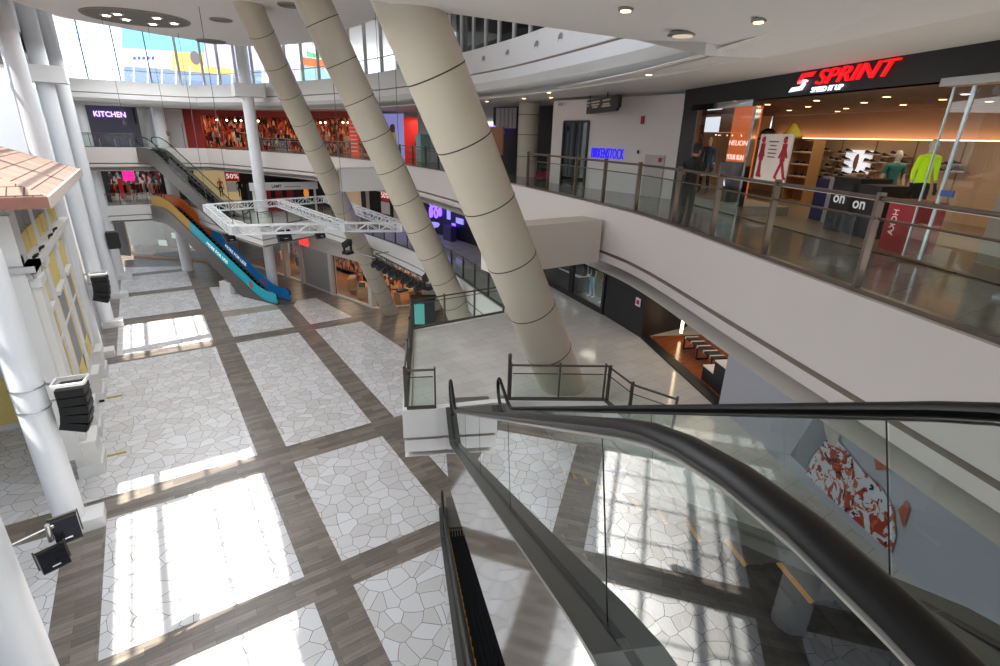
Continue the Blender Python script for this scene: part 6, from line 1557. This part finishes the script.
mb.build('lettering_marks', OUT_GLOW('out_mark', '4A5AB0', .6), hd_)
mb = MB(); pc_ = op(195, 58)+V((0, -.2, 0)); mb.add([pc_+V((.55*cos(q*pi/10), 0, .8*sin(q*pi/10))) for q in range(20)], [tuple(range(20))]); mb.build('round_mark', OUT_GLOW('out_round', '7A6A6A', .5), hd_)
sb = thing('street_shops', 'row of dark glazed street shops under the hoarding beyond the far windows', 'building', tuple(op(190, 80)))
mb = MB(); oquad(mb, 124, 64, 262, 100, .3, 6); mb.build('front', OUT_GLOW('out_front', '8C9CB4', .55), sb)
for q in range(9):
    mb = MB(); oquad(mb, 133+q*14, 66, 134.5+q*14, 100, -.1, 0); mb.build('post', OUT_GLOW('out_post', 'F0F2F4', .9), sb)
wb = thing('white_building', 'pale building with rows of blue windows beyond the far windows', 'building', tuple(op(80, 45)))
mb = MB(); oquad(mb, 40, 5, 122, 100, 1, 5); mb.build('front', OUT_GLOW('out_white', 'EEF2F8', 1.3), wb)
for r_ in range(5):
    for c_ in range(4): mb = MB(); oquad(mb, 66+c_*9, 18+r_*6, 71+c_*9, 21+r_*6, .8, 1); mb.build('window', OUT_GLOW('out_blue', 'A8C4E8', 1.), wb)
lb = thing('striped_building', 'pale lilac striped building front beyond the far windows between the slanted columns', 'building', tuple(op(290, 60)))
mb = MB(); oquad(mb, 250, 30, 300, 100, .5, 4); mb.build('front', OUT_GLOW('out_lilac', 'D8D0E8', 1.1), lb)
for q in range(7): mb = MB(); oquad(mb, 264+q*5, 30, 266+q*5, 84, .2, 1); mb.build('stripe', OUT_GLOW('out_stripe', 'B8AACC', .9), lb)
cs_ = thing('street_sign', 'orange, green and white striped shop sign outside the far windows', 'sign', tuple(op(318, 58)))
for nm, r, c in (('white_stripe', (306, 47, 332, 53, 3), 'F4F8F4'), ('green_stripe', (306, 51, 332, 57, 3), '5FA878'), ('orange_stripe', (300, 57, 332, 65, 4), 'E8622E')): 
    mb = MB(); oquad(mb, *r[:4], -.3, r[4]); mb.build(nm, OUT_GLOW('out_'+nm, c, .9), cs_)
mb = MB(); oquad(mb, 300, 64, 345, 100, .1, 2); tag(mb.build('street_building', OUT_GLOW('out_teal', '8FB4B8', .7)), 'grey teal street front under the striped sign outside', 'building', None, 'thing')
# shop windows of the top storey above the wide column
mb = MB(); mb.beam((16.8, 30, 18.3), (16.2, 17, 18.3), .2, 3.6); struct('wall_top_shops', mb, mat('top_dark', '3A3E40', .4))
tw = thing('display_window', 'dark shop windows with white mullions above the curved white fascia', 'shop window', (14.5, 22, Z4))
wpath = [p for p in offset(E4, 2.2) if 14 < p.y < 30]
wr = resample(wpath, 1.35)
for i, p in enumerate(wr):
    mb = MB(); mb.box((p.x, p.y, 18.3), (.14, .14, 3.6)); mb.build('mullion', WHITE, tw)
mb = MB()
for a, b in zip(wr, wr[1:]): mb.quad((a.x, a.y, Z4), (b.x, b.y, Z4), (b.x, b.y, 20), (a.x, a.y, 20))
mb.build('glass_panel', glassmat('top_glass', (.35, .4, .42), 1.6, .05), tw)
# ================================================================== CAMERA, LIGHT
cam = bpy.data.cameras.new('camera'); co = bpy.data.objects.new('camera', cam); COL.objects.link(co)
cam.sensor_width = 36; cam.lens = F/1000*36; cam.clip_end = 500; cam.clip_start = .05
co.matrix_world = Matrix((( RIGHT.x, UP.x, -_fwd.x, EYE.x), (RIGHT.y, UP.y, -_fwd.y, EYE.y), (RIGHT.z, UP.z, -_fwd.z, EYE.z), (0, 0, 0, 1)))
SC.camera = co
w = bpy.data.worlds.new('World'); SC.world = w; w.use_nodes = True
nt = w.node_tree; bg = nt.nodes['Background']
tc = nt.nodes.new('ShaderNodeTexCoord'); sp = nt.nodes.new('ShaderNodeSeparateXYZ'); nt.links.new(tc.outputs['Generated'], sp.inputs[0])
cr = nt.nodes.new('ShaderNodeValToRGB'); cr.color_ramp.elements[0].position = .45; cr.color_ramp.elements[0].color = (.75, .78, .82, 1)
cr.color_ramp.elements[1].position = .8; cr.color_ramp.elements[1].color = (.62, .78, 1, 1)
mr = nt.nodes.new('ShaderNodeMath'); mr.operation = 'MULTIPLY_ADD'; mr.inputs[1].default_value = .5; mr.inputs[2].default_value = .5
nt.links.new(sp.outputs[2], mr.inputs[0]); nt.links.new(mr.outputs[0], cr.inputs[0]); nt.links.new(cr.outputs[0], bg.inputs[0])
bg.inputs[1].default_value = 2.2
sun = bpy.data.lights.new('sun', 'SUN'); sun.energy = 11; sun.angle = radians(.6); sun.color = (1, .96, .9)
so = bpy.data.objects.new('sun', sun); COL.objects.link(so)
so.rotation_euler = V((4.4, .42, -11)).to_track_quat('-Z', 'Y').to_euler(); tag(so, kind='helper')
# added soft fill lamps under the ceiling, standing in for ambient daylight
area('atrium_fill', (0, 19, 15.2), (0, 0, 0), 6, 26, 1500, (.94, .97, 1))
area('atrium_fill', (1, 44, 17.5), (0, 0, 0), 6, 20, 1500, (.94, .97, 1))
area('gallery_fill', tuple(S(7, 6, 11.6)), (radians(180), 0, RZG), 1.5, 14, 90, (1, .92, .84))  # added unseen lamp facing up to brighten the gallery ceilings
area('gallery_fill', tuple(S(7, 13, 9.4)), (0, 0, RZG), 1, 8, 30, (1, .94, .88))  # added unseen lamp to brighten the middle corridor
SC.view_settings.view_transform = 'Standard'
SC.view_settings.look = 'None'
SC.view_settings.exposure = 0.08
SC.cycles.max_bounces = 10; SC.cycles.transparent_max_bounces = 24; SC.cycles.glossy_bounces = 4; SC.cycles.diffuse_bounces = 4
SC.cycles.sample_clamp_indirect = 6
SC.cycles.caustics_reflective = False; SC.cycles.caustics_refractive = False
